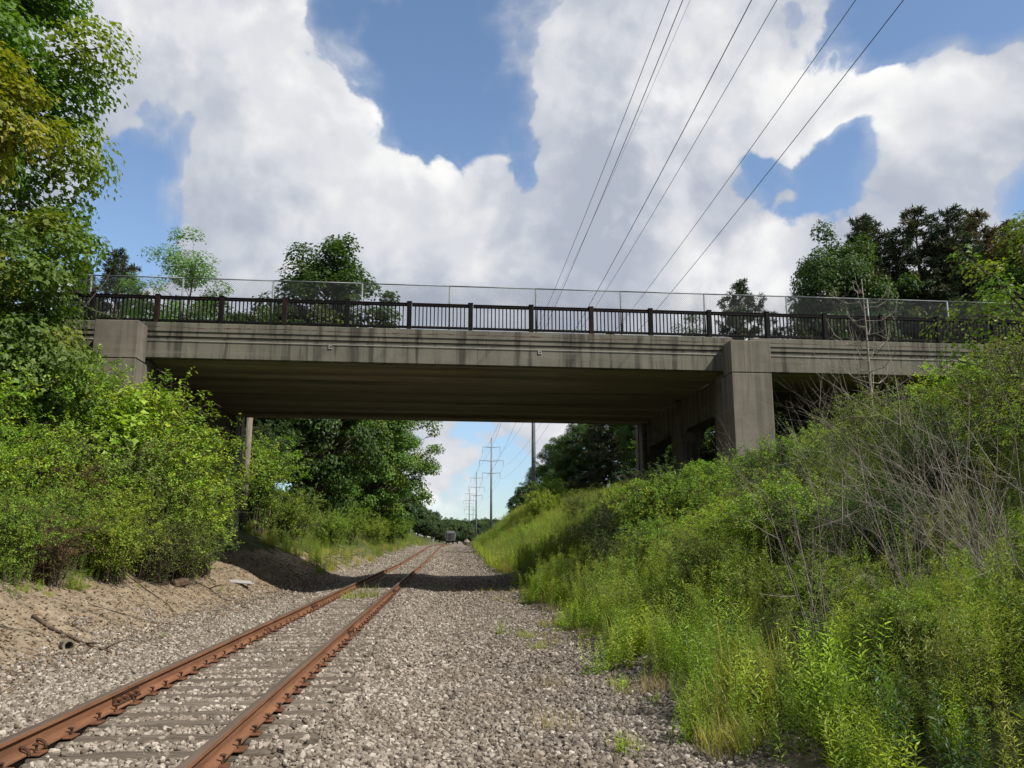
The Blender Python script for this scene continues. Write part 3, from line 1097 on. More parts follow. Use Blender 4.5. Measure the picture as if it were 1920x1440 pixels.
ballast_parts = []
P1, S1 = ballast_points(54000, 5.2, 11.5, 0.015, 0.037)
# the 300 that show largest become stones of their own
sc_ = S1 / np.hypot(P1[:, 0], P1[:, 1]) * ((P1[:, 1] > 5.9) & (P1[:, 0] > -3.4) & (P1[:, 0] < 2.2) & (P1[:, 2] > -0.2))
order = np.argsort(-sc_)
big, rest = order[:300], order[300:]
ballast = link('ballast_stones', None)
kind(ballast, 'structure')
svar = []
for k in range(8):
    svar.append(stones('stone', np.zeros((1, 3)), np.array([1.0]), ICO_V, ICO_F, MATS['stone']))
m2, t, bs = mat('stone_single')
rr = rnd_obj(t)
c = t.cramp(rr, [(0.0, (0.077, 0.064, 0.051)), (0.35, (0.167, 0.144, 0.118)), (0.75, (0.268, 0.236, 0.198)), (1.0, (0.500, 0.460, 0.405))])
c = t.mix(t.ramp(t.noise(pos(t), 30, 5, 0.7), 0.35, 0.75, 0, 0.5), c, t.mix(0.5, c, (0.12, 0.10, 0.08)))
t.l.new(c, bs.inputs['Base Color'])
bs.inputs['Roughness'].default_value = 0.9
bs.inputs['Specular IOR Level'].default_value = 0.2
bump(t, bs, t.noise(pos(t), 60, 4, 0.6), 0.5, 0.01)
for sv in svar:
    sv.materials[0] = m2
for j in big:
    o = link('stone', svar[j % 8], ballast, tuple(P1[j]), (rs.rand() * 6, rs.rand() * 6, rs.rand() * 6), float(S1[j]))
o = link('gravel', stones('gravel', P1[rest], S1[rest], ICO_V, ICO_F, MATS['stone']), ballast)
kind(o, 'stuff')
P2, S2 = ballast_points(62000, 11.5, 23, 0.018, 0.042)
o = link('gravel', stones('gravel', P2, S2, OCT_V * 1.15, OCT_F, MATS['stone']), ballast)
kind(o, 'stuff')
P3, S3 = ballast_points(52000, 23, 50, 0.026, 0.052)
o = link('gravel', stones('gravel', P3, S3, OCT_V * 1.15, OCT_F, MATS['stone']), ballast)
kind(o, 'stuff')
nd_ = 9000
yd = rs.uniform(6, 46, nd_)
ud = -5.0 - np.abs(rs.normal(size=nd_)) * 1.3
xd = ud + toff(yd)
Sd = 0.008 + 0.026 * rs.rand(nd_) ** 3
Pd = np.stack([xd, yd, H(xd, yd) + Sd * 0.25], -1)
m3, t, bs = mat('dirt_pebble')
c = t.cramp(rnd_isl(t), [(0.0, (0.07, 0.05, 0.033)), (0.5, (0.19, 0.145, 0.098)), (1.0, (0.34, 0.29, 0.22))])
t.l.new(c, bs.inputs['Base Color'])
bs.inputs['Roughness'].default_value = 0.95
o = link('pebbles', stones('pebbles', Pd, Sd, OCT_V * 1.15, OCT_F, m3), ballast)
kind(o, 'stuff')
P4, S4 = ballast_points(34000, 50, 135, 0.05, 0.085)
o = link('gravel', stones('gravel', P4, S4, OCT_V * 1.15, OCT_F, MATS['stone']), ballast)
kind(o, 'stuff')

# ------------------------------------------------------------------ foliage builders
def norm(a):
    return a / np.maximum(np.linalg.norm(a, axis=-1, keepdims=True), 1e-9)


LOBED = [(0.0, -0.5), (0.55, -0.16), (0.22, 0.08), (0.0, 0.60), (-0.22, 0.08), (-0.55, -0.16)]


def leaf_geo(P, Nrm, Tan, length, width, lobed=False, fold=0.18):
    """leaf-shaped faces; returns vertices and triangles"""
    n = len(P)
    N_ = norm(Nrm)
    T_ = norm(Tan - N_ * np.sum(Tan * N_, 1, keepdims=True))
    B_ = np.cross(N_, T_)
    L_, W_ = length[:, None], width[:, None]
    if lobed:
        vs = []
        for (a, b) in LOBED:
            vs.append(P + B_ * (a * W_) + T_ * (b * L_) + N_ * (abs(a) * W_ * fold - (b + 0.5) ** 2 * L_ * 0.12))
        V = np.stack(vs, 1)
        k = len(LOBED)
        tri = np.array([(0, 1, 2), (0, 2, 3), (0, 3, 4), (0, 4, 5)])
    else:
        V = np.stack([P - T_ * L_ * 0.5, P + B_ * W_ * 0.5 + N_ * W_ * fold - T_ * L_ * 0.06, P + T_ * L_ * 0.5 - N_ * L_ * 0.08, P - B_ * W_ * 0.5 + N_ * W_ * fold - T_ * L_ * 0.06], 1)
        k = 4
        tri = np.array([(0, 1, 2), (0, 2, 3)])
    T = tri[None] + (np.arange(n) * k)[:, None, None]
    return V.reshape(-1, 3), T.reshape(-1, 3), k


def foliage_mesh(name, P, Nrm, Tan, length, width, clump, rs, mt, lobed=False):
    V, T, k = leaf_geo(P, Nrm, Tan, length, width, lobed)
    lf = np.repeat(rs.rand(len(P)), k)
    cl = np.repeat(clump, k)
    return tri_mesh(name, V, T, [MATS[mt]], attrs={'leaf': lf, 'clump': cl})


def tree_parts(seed, height, crown_base, Rx, n_clumps, clump_r, n_leaf, leaf_len, leaf_wid, mt, lobed=False, shape='round', trunk_r=0.22, hollow=0.45, flat=0.62, openness=0.0):
    """broadleaf tree: meshes for trunk (with limbs) and crown, base at the origin"""
    rs = np.random.RandomState(seed)
    zc = (height + crown_base) / 2
    Rz = (height - crown_base) / 2
    d = norm(rs.normal(size=(n_clumps, 3)))
    rad = hollow + (1 - hollow) * rs.rand(n_clumps) ** 0.6
    C = d * rad[:, None]
    if shape == 'round':
        prof_ = 1.0
    elif shape == 'oval':
        prof_ = np.clip(1.0 - 0.28 * np.clip(C[:, 2:3], 0, 1) ** 1.5, 0.3, 1)
    else:
        prof_ = np.clip(1.0 - 0.55 * (C[:, 2:3] * 0.5 + 0.5), 0.25, 1)
    lump = 1 + 0.22 * np.sin(3.1 * np.arctan2(d[:, 1:2], d[:, 0:1]) + seed) + rs.uniform(-0.14, 0.16, size=(n_clumps, 1))
    C = np.concatenate([C[:, :2] * prof_ * lump * Rx, C[:, 2:3] * Rz], 1)
    C[:, 2] += zc
    cr = clump_r * rs.uniform(0.65, 1.25, n_clumps)
    w = cr ** 2
    cnt = np.maximum(4, (n_leaf * w / w.sum()).astype(int))
    ci = np.repeat(np.arange(n_clumps), cnt)
    n = len(ci)
    dd = norm(rs.normal(size=(n, 3)) + np.array([0, 0, 0.35]))
    rr = (0.22 + 0.72 * rs.rand(n) ** 0.5)[:, None]
    wob = 1 + 0.18 * np.sin(dd[:, :1] * 4 + ci[:, None] * 1.7) * np.cos(dd[:, 1:2] * 5 + ci[:, None])
    P = C[ci] + dd * rr * wob * cr[ci][:, None] * np.array([1, 1, flat])
    P[:, 2] -= 0.18 * (np.linalg.norm(P[:, :2] - C[ci][:, :2], axis=1) ** 2) / cr[ci]
    outw = norm(P - np.array([0, 0, zc - Rz * 0.3]))
    N_ = norm(0.55 * dd + 0.55 * outw + np.array([0, 0, 0.55]) + 0.36 * rs.normal(size=(n, 3)))
    T_ = outw * 0.7 + 0.6 * rs.normal(size=(n, 3)) + np.array([0, 0, -0.35])
    ln = leaf_len * rs.uniform(0.65, 1.25, n)
    crown = foliage_mesh('crown', P, N_, T_, ln, ln * leaf_wid, rs.rand(n_clumps)[ci], rs, mt, lobed)
    b = MB()
    lean = rs.uniform(-0.04, 0.04, 2) * height
    tp = [(lean[0] * t_ ** 2, lean[1] * t_ ** 2, height * 0.86 * t_) for t_ in np.linspace(0, 1, 8)]
    b.tube([(0, 0, -0.4)] + tp, [trunk_r * 1.35] + [trunk_r * (1 - 0.88 * t_) + 0.012 for t_ in np.linspace(0, 1, 8)], 8)
    for k in range(n_clumps):
        c = C[k]
        hd = math.hypot(c[0], c[1])
        z0 = max(crown_base * 0.6, min(height * 0.8, c[2] - hd * rs.uniform(0.4, 0.8)))
        t_ = z0 / (height * 0.86)
        p0 = np.array([lean[0] * t_ ** 2, lean[1] * t_ ** 2, z0])
        mid = (p0 + c) / 2 + np.array([0, 0, 0.10 * hd]) + rs.normal(size=3) * 0.12
        r0 = trunk_r * (1 - 0.88 * t_) * 0.45 + 0.006
        b.tube([p0, mid, c], [r0, r0 * 0.55, 0.008], 4, cap=False)
        for q in range(3):
            e = c + norm(rs.normal(size=3)) * cr[k] * 0.8 * np.array([1, 1, flat])
            b.tube([mid * 0.3 + c * 0.7, e], [r0 * 0.3 + 0.004, 0.003], 3, cap=False)
    trunk = b.mesh('trunk', [MATS['bark']], True)
    return trunk, crown


def shrub_parts(seed, h, spread_, n_stem, n_leaf, leaf_len, leaf_wid, mt, droop=0.55, spray=0.22, bare=0.25, stem_mt='bark', lobed=False, upright=False):
    """many arching stems with leafy side sprays"""
    rs = np.random.RandomState(seed)
    b = MB()
    per = max(4, n_leaf // n_stem)
    Ps, Ts, Cl = [], [], []
    for s in range(n_stem):
        a = rs.rand() * 6.283
        reach = spread_ * (rs.rand() ** 0.55) * (0.5 if upright else 1)
        hh_ = h * rs.uniform(0.55, 1.05) * (1 - 0.25 * (reach / spread_) ** 2)
        b0 = np.array([rs.normal() * spread_ * 0.16, rs.normal() * spread_ * 0.16, -0.08])
        tt = np.linspace(0, 1, 7)
        side = rs.normal() * 0.25 * spread_
        rr = reach * (tt ** 1.25)
        zz = hh_ * (tt * (1 + droop) - droop * tt ** 2.6)
        X = b0[0] + np.cos(a) * rr - np.sin(a) * side * tt ** 2
        Y = b0[1] + np.sin(a) * rr + np.cos(a) * side * tt ** 2
        pts = np.stack([X, Y, b0[2] + zz], 1) + rs.normal(size=(7, 3)) * 0.025 * h * tt[:, None]
        r0 = rs.uniform(0.006, 0.014) * max(1.0, h / 2)
        b.tube(pts, list(r0 * (1 - 0.85 * tt) + 0.002), 3, cap=False)
        nt = 7
        clv = rs.rand()
        for q in range(nt):
            u = bare + (1 - bare) * rs.rand() ** 0.75
            i = min(5, int(u * 6))
            f = u * 6 - i
            p = pts[i] * (1 - f) + pts[i + 1] * f
            dr = norm(rs.normal(size=3) + np.array([math.cos(a) * 0.5, math.sin(a) * 0.5, 0.35]))
            ln = spray * h * rs.uniform(0.5, 1.4) * (1.1 - 0.5 * u)
            e = p + dr * ln + np.array([0, 0, -0.25 * ln * rs.rand()])
            b.tube([p, (p + e) / 2 + np.array([0, 0, 0.06 * ln]), e], [r0 * 0.4 + 0.001, r0 * 0.3 + 0.001, 0.001], 3, cap=False)
            m_ = max(2, per // nt)
            w = rs.rand(m_)[:, None]
            P = p + (e - p) * w + np.array([0, 0, 0.06 * ln]) * (4 * w * (1 - w)) + rs.normal(size=(m_, 3)) * leaf_len * 0.45
            Ps.append(P)
            Ts.append(np.repeat(dr[None], m_, 0))
            Cl += [clv * 0.7 + 0.3 * rs.rand()] * m_
    P = np.concatenate(Ps)
    T0 = np.concatenate(Ts)
    n = len(P)
    ok_ = P[:, 2] > 0.03
    P, T0, Cl = P[ok_], T0[ok_], np.array(Cl)[ok_]
    n = len(P)
    N_ = norm(np.array([0, 0, 0.75]) + 0.35 * norm(P - np.array([0, 0, h * 0.35])) + 0.40 * rs.normal(size=(n, 3)))
    T_ = T0 * 0.5 + 0.75 * rs.normal(size=(n, 3)) + np.array([0, 0, -0.15])
    ln = leaf_len * rs.uniform(0.6, 1.25, n)
    fol = foliage_mesh('foliage', P, N_, T_, ln, ln * leaf_wid, Cl, rs, mt, lobed)
    return b.mesh('stems', [MATS[stem_mt]], True), fol


def conifer_parts(seed, h, Rmax, n_br, tuft_per, needles, needle_len, mt, base=0.2, up=0.25, power=0.8, tuft_r=0.34, wid=0.16):
    rs = np.random.RandomState(seed)
    b = MB()
    b.tube([(0, 0, -0.4), (0.05 * rs.normal(), 0, h * 0.5), (0, 0, h * 0.98)], [h * 0.017, h * 0.011, 0.02], 7)
    Cs, Ds = [], []
    for k in range(n_br):
        v = base + (1 - base) * ((k + rs.rand()) / n_br)
        z0 = h * v
        Lb = Rmax * (1 - ((v - base) / (1 - base)) ** power * 0.93) * rs.uniform(0.65, 1.2)
        a = k * 2.4 + rs.normal() * 0.4
        tt = np.linspace(0, 1, 5)
        e_up = up * rs.uniform(0.4, 1.5)
        pts = np.stack([np.cos(a) * Lb * tt, np.sin(a) * Lb * tt, z0 + Lb * (e_up * tt + 0.18 * tt ** 2 * (1 if up > 0 else -1))], 1)
        b.tube(pts, list(0.035 * (1 - 0.8 * tt) * (Lb / Rmax + 0.3)), 4, cap=False)
        m_ = max(2, int(tuft_per * (Lb / Rmax) + 1))
        for q in range(m_):
            w = 0.3 + 0.7 * (q + rs.rand()) / m_
            i = min(3, int(w * 4))
            f = w * 4 - i
            p = pts[i] * (1 - f) + pts[min(4, i + 1)] * f if w < 1 else pts[4]
            off = rs.normal(size=3) * np.array([1, 1, 0.35]) * 0.22 * Lb * (1.1 - w * 0.6)
            c = p + off
            b.tube([p, c], [0.012, 0.004], 3, cap=False)
            Cs.append(c)
            Ds.append(norm(np.array([math.cos(a), math.sin(a), 0.6])))
    Cs, Ds = np.array(Cs), np.array(Ds)
    nc = len(Cs)
    ci = np.repeat(np.arange(nc), needles)
    n = len(ci)
    dd = norm(rs.normal(size=(n, 3)) + Ds[ci] * 0.9)
    P = Cs[ci] + dd * tuft_r * rs.uniform(0.2, 1.0, (n, 1)) * np.array([1, 1, 0.7])
    N_ = norm(rs.normal(size=(n, 3)) + np.array([0, 0, 0.7]))
    ln = needle_len * rs.uniform(0.7, 1.3, n)
    cl = rs.rand(nc)[ci]
    fol = foliage_mesh('crown', P, N_, dd + 0.3 * rs.normal(size=(n, 3)), ln, ln * wid, cl, rs, mt)
    return b.mesh('trunk', [MATS['bark']], True), fol


def bare_branch(seed, h, spread_, n_main, levels, mt, r0=0.02, curl=0.25, lean=(0, 0), erect=0.6):
    """leafless twiggy growth"""
    rs = np.random.RandomState(seed)
    b = MB()

    def grow(p, d, ln, r, lev):
        n = 5
        pts = [p.copy()]
        dd = d.copy()
        for k in range(n):
            dd = norm(dd + rs.normal(size=3) * curl * 0.33 + np.array([0, 0, 0.05]))
            pts.append(pts[-1] + dd * ln / n)
        b.tube(pts, [r * (1 - 0.75 * k / n) for k in range(n + 1)], 4 if lev == 0 else 3, cap=False)
        if lev < levels:
            for q in range(rs.randint(3, 6)):
                i = rs.randint(1, n + 1)
                nd = norm(dd * 0.9 + rs.normal(size=3) * 0.62)
                grow(pts[i], nd, ln * rs.uniform(0.3, 0.6), r * 0.5, lev + 1)

    for s in range(n_main):
        a = rs.rand() * 6.283
        out = rs.rand() ** 0.6 * spread_ / h
        d = norm(np.array([math.cos(a) * out + lean[0], math.sin(a) * out + lean[1], erect + 0.3 * rs.rand()]))
        p = np.array([rs.normal() * 0.12 * spread_, rs.normal() * 0.12 * spread_, -0.1])
        grow(p, d, h * rs.uniform(0.6, 1.1), r0 * rs.uniform(0.5, 1.2), 0)
    return b.mesh('branches', [MATS[mt]], True)


def weed_mesh(seed, h, n_stem, leaf_len, leaf_wid, mt, spread_=0.16, plume=False):
    rs = np.random.RandomState(seed)
    b = MB()
    Ps, Ts, Ns = [], [], []
    for s in range(n_stem):
        hh_ = h * rs.uniform(0.55, 1.08)
        a = rs.rand() * 6.283
        b0 = np.array([rs.normal() * spread_, rs.normal() * spread_, -0.05])
        ln = np.array([math.cos(a), math.sin(a), 0]) * hh_ * rs.uniform(0.02, 0.22)
        pts = [b0 + np.array([0, 0, hh_]) * t_ + ln * t_ ** 2 for t_ in np.linspace(0, 1, 5)]
        b.tube(pts, [0.0042, 0.004, 0.0034, 0.0026, 0.0012], 3, cap=False)
        nl = int(hh_ / 0.022)
        ga = rs.rand() * 6
        for q in range(nl):
            t_ = 0.12 + 0.88 * q / nl
            p = b0 + np.array([0, 0, hh_]) * t_ + ln * t_ ** 2
            ga += 2.4
            l_ = leaf_len * (1.1 - 0.6 * t_) * rs.uniform(0.7, 1.2)
            d = norm(np.array([math.cos(ga), math.sin(ga), rs.uniform(0.15, 0.95)]))
            Ps.append(p + d * l_ * 0.5)
            Ts.append(d * l_)
            Ns.append(np.array([-d[0] * 0.6, -d[1] * 0.6, 0.9]) + rs.normal(size=3) * 0.25)
        if plume:
            for q in range(34):
                t_ = rs.uniform(0.84, 1.04)
                p = b0 + np.array([0, 0, hh_]) * t_ + ln * t_ ** 2 + rs.normal(size=3) * np.array([0.05, 0.05, 0.02])
                Ps.append(p)
                Ts.append(rs.normal(size=3) * 0.03)
                Ns.append(rs.normal(size=3))
    P, T_, N_ = np.array(Ps), np.array(Ts), np.array(Ns)
    ln = np.maximum(np.linalg.norm(T_, axis=1), 0.03)
    V, T, k = leaf_geo(P, N_, T_, ln, ln * leaf_wid, False, 0.12)
    nb = len(b.v)
    # stems as triangles
    tris = []
    for f in b.f:
        for j in range(1, len(f) - 1):
            tris.append((f[0], f[j], f[j + 1]))
    VV = np.concatenate([np.array(b.v), V])
    TT = np.concatenate([np.array(tris), T + nb])
    mi = np.concatenate([np.ones(len(tris)), np.zeros(len(T))])
    lf = np.concatenate([np.zeros(nb), np.repeat(rs.rand(len(P)), k)])
    cl = np.concatenate([np.zeros(nb), np.full(len(V), rs.rand())])
    return tri_mesh('weed', VV, TT, [MATS[mt], MATS['weed_stem']], midx=mi, attrs={'leaf': lf, 'clump': cl})


def grass_mesh(seed, h, n_bl, width, mt, spread_=0.12, bend=0.5):
    rs = np.random.RandomState(seed)
    V, T, lf = [], [], []
    for s in range(n_bl):
        a = rs.rand() * 6.283
        d = np.array([math.cos(a), math.sin(a), 0])
        sd_ = np.array([-d[1], d[0], 0]) * width * 0.5
        hh_ = h * rs.uniform(0.45, 1.1)
        bd = bend * hh_ * rs.uniform(0.1, 1.0)
        p0 = np.array([rs.normal() * spread_, rs.normal() * spread_, -0.03])
        o = len(V)
        for k, t_ in enumerate((0, 0.4, 0.75, 1.0)):
            c = p0 + d * bd * t_ ** 2 + np.array([0, 0, hh_ * (t_ - 0.25 * t_ ** 3 * (bd / hh_ > 0.3))])
            w = 1 - t_ ** 2
            V += [c - sd_ * w, c + sd_ * w] if k < 3 else [c]
        T += [(o, o + 1, o + 3), (o, o + 3, o + 2), (o + 2, o + 3, o + 5), (o + 2, o + 5, o + 4), (o + 4, o + 5, o + 6)]
        lf += [rs.rand()] * 7
    return tri_mesh('grass', np.array(V), np.array(T), [MATS[mt]], attrs={'leaf': lf, 'clump': np.full(len(V), rs.rand())})


def remat(o, mt):
    o.material_slots[0].link = 'OBJECT'
    o.material_slots[0].material = MATS[mt]


def plant(name, parts, pnames, label, cat, x, y, scale=1.0, rot=None, group=None, mt=None, z=None, sink=0.0):
    """a thing at the ground made of shared part meshes"""
    zz = (hz(x, y) if z is None else z) - sink
    root = thing(name, label, cat, (x, y, zz), group, rot if rot is not None else (x * 7.3 + y * 3.1) % 6.28, scale)
    for me, pn in zip(parts, pnames):
        o = link(pn, me, root)
        if mt and pn in ('crown', 'foliage'):
            remat(o, mt)
    return root

# ------------------------------------------------------------------ power line
pole_line_x = 11.4
POLES = [5.0, 110.0, 215.0, 322.0, 430.0, 545.0, 660.0]
POLE_X = [11.25, 11.4, 11.3, 11.2, 11.4, 14.5, 20.5]
PTOP = 28.0
ARMS = [(25.6, 2.26), (22.1, 3.1), (18.9, 2.3)]


def wires_at(i):
    r_0 = []
    for az_, hw in ARMS:
        for s in (-1, 1):
            r_0.append(np.array([POLE_X[i] + s * hw, POLES[i], az_ - 1.62 + 0.1 + (1.35 if i == 0 else 0)]))
    r_0.append(np.array([POLE_X[i], POLES[i], PTOP - 0.05]))
    return r_0


plab = ['thick grey steel transmission pole beside camera on right bank', 'thick grey steel pole rising from the right bank behind the bridge',
        'nearest fully visible power pole with three crossarms under the bridge', 'second power pole with crossarms, just left of the nearest one',
        'third power pole with crossarms, partly hidden behind nearer poles', 'small distant power pole right of the nearest visible one', 'farthest tiny power pole above the right bank weeds']
for i, (px_, py_) in enumerate(zip(POLE_X, POLES)):
    if i == 0:
        continue                      # stands beside the camera, outside the picture
    g0 = hz(px_, py_) - 0.6
    root = thing('power_pole', plab[i], 'power pole', (px_, py_, g0), 'steel power poles along the railway')
    b = MB()
    b.tube([(0, 0, 0), (0, 0, (PTOP - g0) * 0.5), (0, 0, PTOP - g0)], [0.34, 0.26, 0.15], 12)
    b.build('pole', [MATS['pole_steel']], root, True)
    for az_, hw in ARMS:
        for s in (-1, 1):
            b = MB()
            b.tube([(0, 0, az_ - g0 - 0.12), (s * hw, 0, az_ - g0 + 0.1)], [0.11, 0.05], 6)
            b.build('crossarm', [MATS['pole_steel']], root)
            b = MB()
            zt0 = az_ - g0 + 0.08
            pts = [(s * hw, 0, zt0 - 1.5 * k / 12) for k in range(13)]
            b.tube(pts, [0.03 if k % 2 else 0.075 for k in range(13)], 6)
            b.build('insulator', [MATS['insulator']], root)
wlab = ['upper left conductor', 'upper right conductor', 'middle left conductor', 'middle right conductor', 'lower left conductor', 'lower right conductor', 'thin top shield wire']
for w in range(7):
    b = MB()
    for i in range(len(POLES) - 1):
        a, e = wires_at(i)[w], wires_at(i + 1)[w]
        pts = []
        for k in range(41):
            t_ = k / 40
            p = a + (e - a) * t_
            p[2] -= 4 * (1.5 if w < 6 else 1.0) * t_ * (1 - t_)
            pts.append(p)
        b.tube(pts, 0.016 if w < 6 else 0.008, 4)
    o = b.build('power_line', [MATS['conductor']], None, True)
    tag(o, wlab[w] + ' of the power line crossing the sky above the bridge', 'power line', 'power lines strung between the steel poles')

# small wooden poles far off by the left tree line
far_pole = MB()
far_pole.tube([(0, 0, 0), (0, 0, 15)], [0.2, 0.13], 6)
for z in (13.0, 11.2):
    far_pole.box(-2.0, 2.0, -0.09, 0.09, z, z + 0.2)
far_pole_me = far_pole.mesh('utility_pole', [MATS['pole_wood']])
for (px, Y, sc, lb) in ((818, 430, 1.0, 'distant wooden utility pole above far trees, leftmost of three'), (832, 520, 0.95, 'distant wooden utility pole in the middle above far trees'), (857, 500, 1.0, 'distant wooden utility pole above far trees, right of the rail car')):
    p = at(px, 1005, Y)
    tag(link('utility_pole', far_pole_me, None, (p[0], Y, hz(p[0], Y)), (0, 0, 0.1), sc), lb, 'utility pole', 'distant utility poles')
# old wooden post close behind the left end of the bridge
b = MB()
pz = hz(-9.75, 41.3)
b.tube([(0, 0, -0.5), (0.02, 0, 2.5), (0.06, 0, 6.6)], [0.17, 0.155, 0.14], 10)
tag(b.build('wooden_post', [MATS['pole_wood']], None, True, (-9.75, 41.3, pz)), 'brown weathered wooden post just behind the left bridge pier', 'post')

# ------------------------------------------------------------------ rail car far down the line
cy = 290.0
cx = TRK + float(toff(cy))
car = thing('rail_car', 'grey covered hopper rail car standing far down the track', 'rail car', (cx, cy, float(tz(cy)) + 0.19), None, -0.03)
sec = [(-1.45, 1.15), (-1.55, 1.8), (-1.6, 2.8), (-1.52, 3.7), (-1.25, 4.25), (-0.7, 4.5), (0.7, 4.5), (1.25, 4.25), (1.52, 3.7), (1.6, 2.8), (1.55, 1.8), (1.45, 1.15)]
b = MB(); b.extrude(sec, 1.4, 15.0, 0, 'y'); b.build('body', [MATS['car_grey']], car)
b = MB(); b.poly([(-1.2, 1.38, 1.3), (1.2, 1.38, 1.3), (1.25, 0.7, 3.6), (-1.25, 0.7, 3.6), (-1.2, 1.39, 4.2), (1.2, 1.39, 4.2)], [(0, 1, 2, 3), (3, 2, 5, 4)]); b.build('end_sheet', [MATS['car_grey']], car)
b = MB()
for x in (-1.5, -0.9, 0.9, 1.5):
    b.box(x - 0.06, x + 0.06, 0.0, 0.14, 1.1, 4.3)
b.box(-1.5, 1.5, 0.0, 0.14, 4.3, 4.45); b.box(-1.5, 1.5, 0.0, 1.4, 1.0, 1.12); b.box(-1.5, 1.5, -0.02, 0.1, 2.5, 2.6)
b.build('end_frame', [MATS['car_grey']], car)
b = MB()
for k in range(8):
    b.box(0.95, 1.45, -0.06, -0.03, 1.3 + 0.36 * k, 1.33 + 0.36 * k)
b.build('ladder', [MATS['car_grey']], car)
b = MB(); b.box(-0.18, 0.18, -0.75, 0.3, 0.72, 0.98); b.build('coupler', [MATS['car_dark']], car)
for yt in (1.6, 3.4, 12.6, 14.4):
    b = MB()
    for s in (-1, 1):
        b.tube([(s * 0.70, yt, 0.42), (s * 0.83, yt, 0.42)], 0.44, 16)
    b.tube([(-0.75, yt, 0.42), (0.75, yt, 0.42)], 0.08, 8)
    b.build('wheelset', [MATS['car_dark']], car)
for yt in (2.5, 13.5):
    b = MB()
    for s in (-1, 1):
        b.box(s * 0.95 - 0.07, s * 0.95 + 0.07, yt - 1.2, yt + 1.2, 0.35, 0.75)
    b.box(-1.0, 1.0, yt - 0.2, yt + 0.2, 0.5, 0.98)
    b.build('truck_frame', [MATS['car_dark']], car)

# ------------------------------------------------------------------ trees
TC = ('trunk', 'crown')
SF = ('stems', 'foliage')
near_maple = tree_parts(1, 19.5, 2.6, 4.7, 380, 1.15, 135000, 0.165, 1.0, 'maple_leaf', True, 'round', 0.26, 0.22, 0.7)
young_maple = tree_parts(12, 7.6, 1.4, 2.5, 80, 0.8, 20000, 0.13, 1.0, 'maple_leaf', True, 'round', 0.09, 0.4, 0.6)
yellow_maple = tree_parts(2, 9.5, 4.6, 1.9, 42, 0.72, 9500, 0.125, 1.0, 'maple_yellow', True, 'round', 0.10, 0.35, 0.6)
maple_a = tree_parts(3, 20, 1.5, 4.7, 210, 1.2, 52000, 0.24, 0.85, 'maple_leaf', False, 'oval', 0.32, 0.55, 0.66)
maple_b = tree_parts(4, 16, 0.8, 5.2, 210, 1.2, 52000, 0.23, 0.85, 'maple_leaf', False, 'round', 0.26, 0.55, 0.66)
locust = tree_parts(5, 16, 5.5, 3.2, 80, 0.95, 14000, 0.2, 0.5, 'locust_leaf', False, 'oval', 0.18, 0.25, 0.7)
far_tree = tree_parts(6, 12, 0.4, 4.4, 110, 1.45, 15000, 0.42, 0.85, 'far_leaf', False, 'oval', 0.25, 0.5, 0.65)
pine_a = conifer_parts(7, 20, 4.2, 110, 12, 30, 0.42, 'pine_needle', 0.2, 0.35, 1.5, 0.46, 0.2)
pine_b = conifer_parts(8, 18, 4.2, 95, 11, 30, 0.42, 'pine_needle', 0.25, 0.6, 1.8, 0.44, 0.2)
spruce = conifer_parts(9, 16, 3.6, 140, 13, 26, 0.40, 'pine_needle', 0.04, -0.18, 0.9, 0.40, 0.22)

plant('maple_tree', near_maple, TC, 'tall green maple filling the left edge in front of the bridge', 'tree', -15.0, 20.8, 1.0, 0.6, z=1.9)
plant('maple_tree', young_maple, TC, 'young bright green maple below the tall one at the left bridge end', 'tree', -11.1, 20.2, 1.0, 0.9, z=2.4)
plant('maple_tree', near_maple, TC, 'second tall maple behind the first at the left edge', 'tree', -18.6, 22.2, 1.05, 3.4, z=2.4)
plant('maple_tree', young_maple, TC, 'low maple filling the left edge under the tall ones', 'tree', -14.6, 21.6, 1.15, 2.9, z=2.2)
plant('yellow_maple', yellow_maple, TC, 'maple turning yellow at the far left edge', 'tree', -10.35, 16.9, 1.0, 1.0, z=2.9)
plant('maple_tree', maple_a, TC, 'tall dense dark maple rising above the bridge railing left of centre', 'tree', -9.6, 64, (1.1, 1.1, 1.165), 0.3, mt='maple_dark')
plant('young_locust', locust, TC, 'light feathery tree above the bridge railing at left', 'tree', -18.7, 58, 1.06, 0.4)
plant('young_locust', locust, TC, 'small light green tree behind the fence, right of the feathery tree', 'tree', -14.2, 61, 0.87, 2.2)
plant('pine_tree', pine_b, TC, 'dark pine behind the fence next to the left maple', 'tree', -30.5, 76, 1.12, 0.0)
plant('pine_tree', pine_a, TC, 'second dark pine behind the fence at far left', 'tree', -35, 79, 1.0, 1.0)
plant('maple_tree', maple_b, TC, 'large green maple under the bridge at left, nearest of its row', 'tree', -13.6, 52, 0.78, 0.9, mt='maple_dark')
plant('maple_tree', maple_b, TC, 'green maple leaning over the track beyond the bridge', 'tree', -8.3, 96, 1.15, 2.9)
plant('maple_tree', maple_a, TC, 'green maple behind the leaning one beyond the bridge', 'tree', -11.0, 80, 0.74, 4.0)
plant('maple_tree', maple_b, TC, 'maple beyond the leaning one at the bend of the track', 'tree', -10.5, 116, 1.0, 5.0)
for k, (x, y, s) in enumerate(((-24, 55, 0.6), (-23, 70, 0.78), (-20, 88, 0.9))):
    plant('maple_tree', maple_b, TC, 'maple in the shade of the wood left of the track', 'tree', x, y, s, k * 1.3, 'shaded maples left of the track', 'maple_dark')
rgt = random.Random(4)
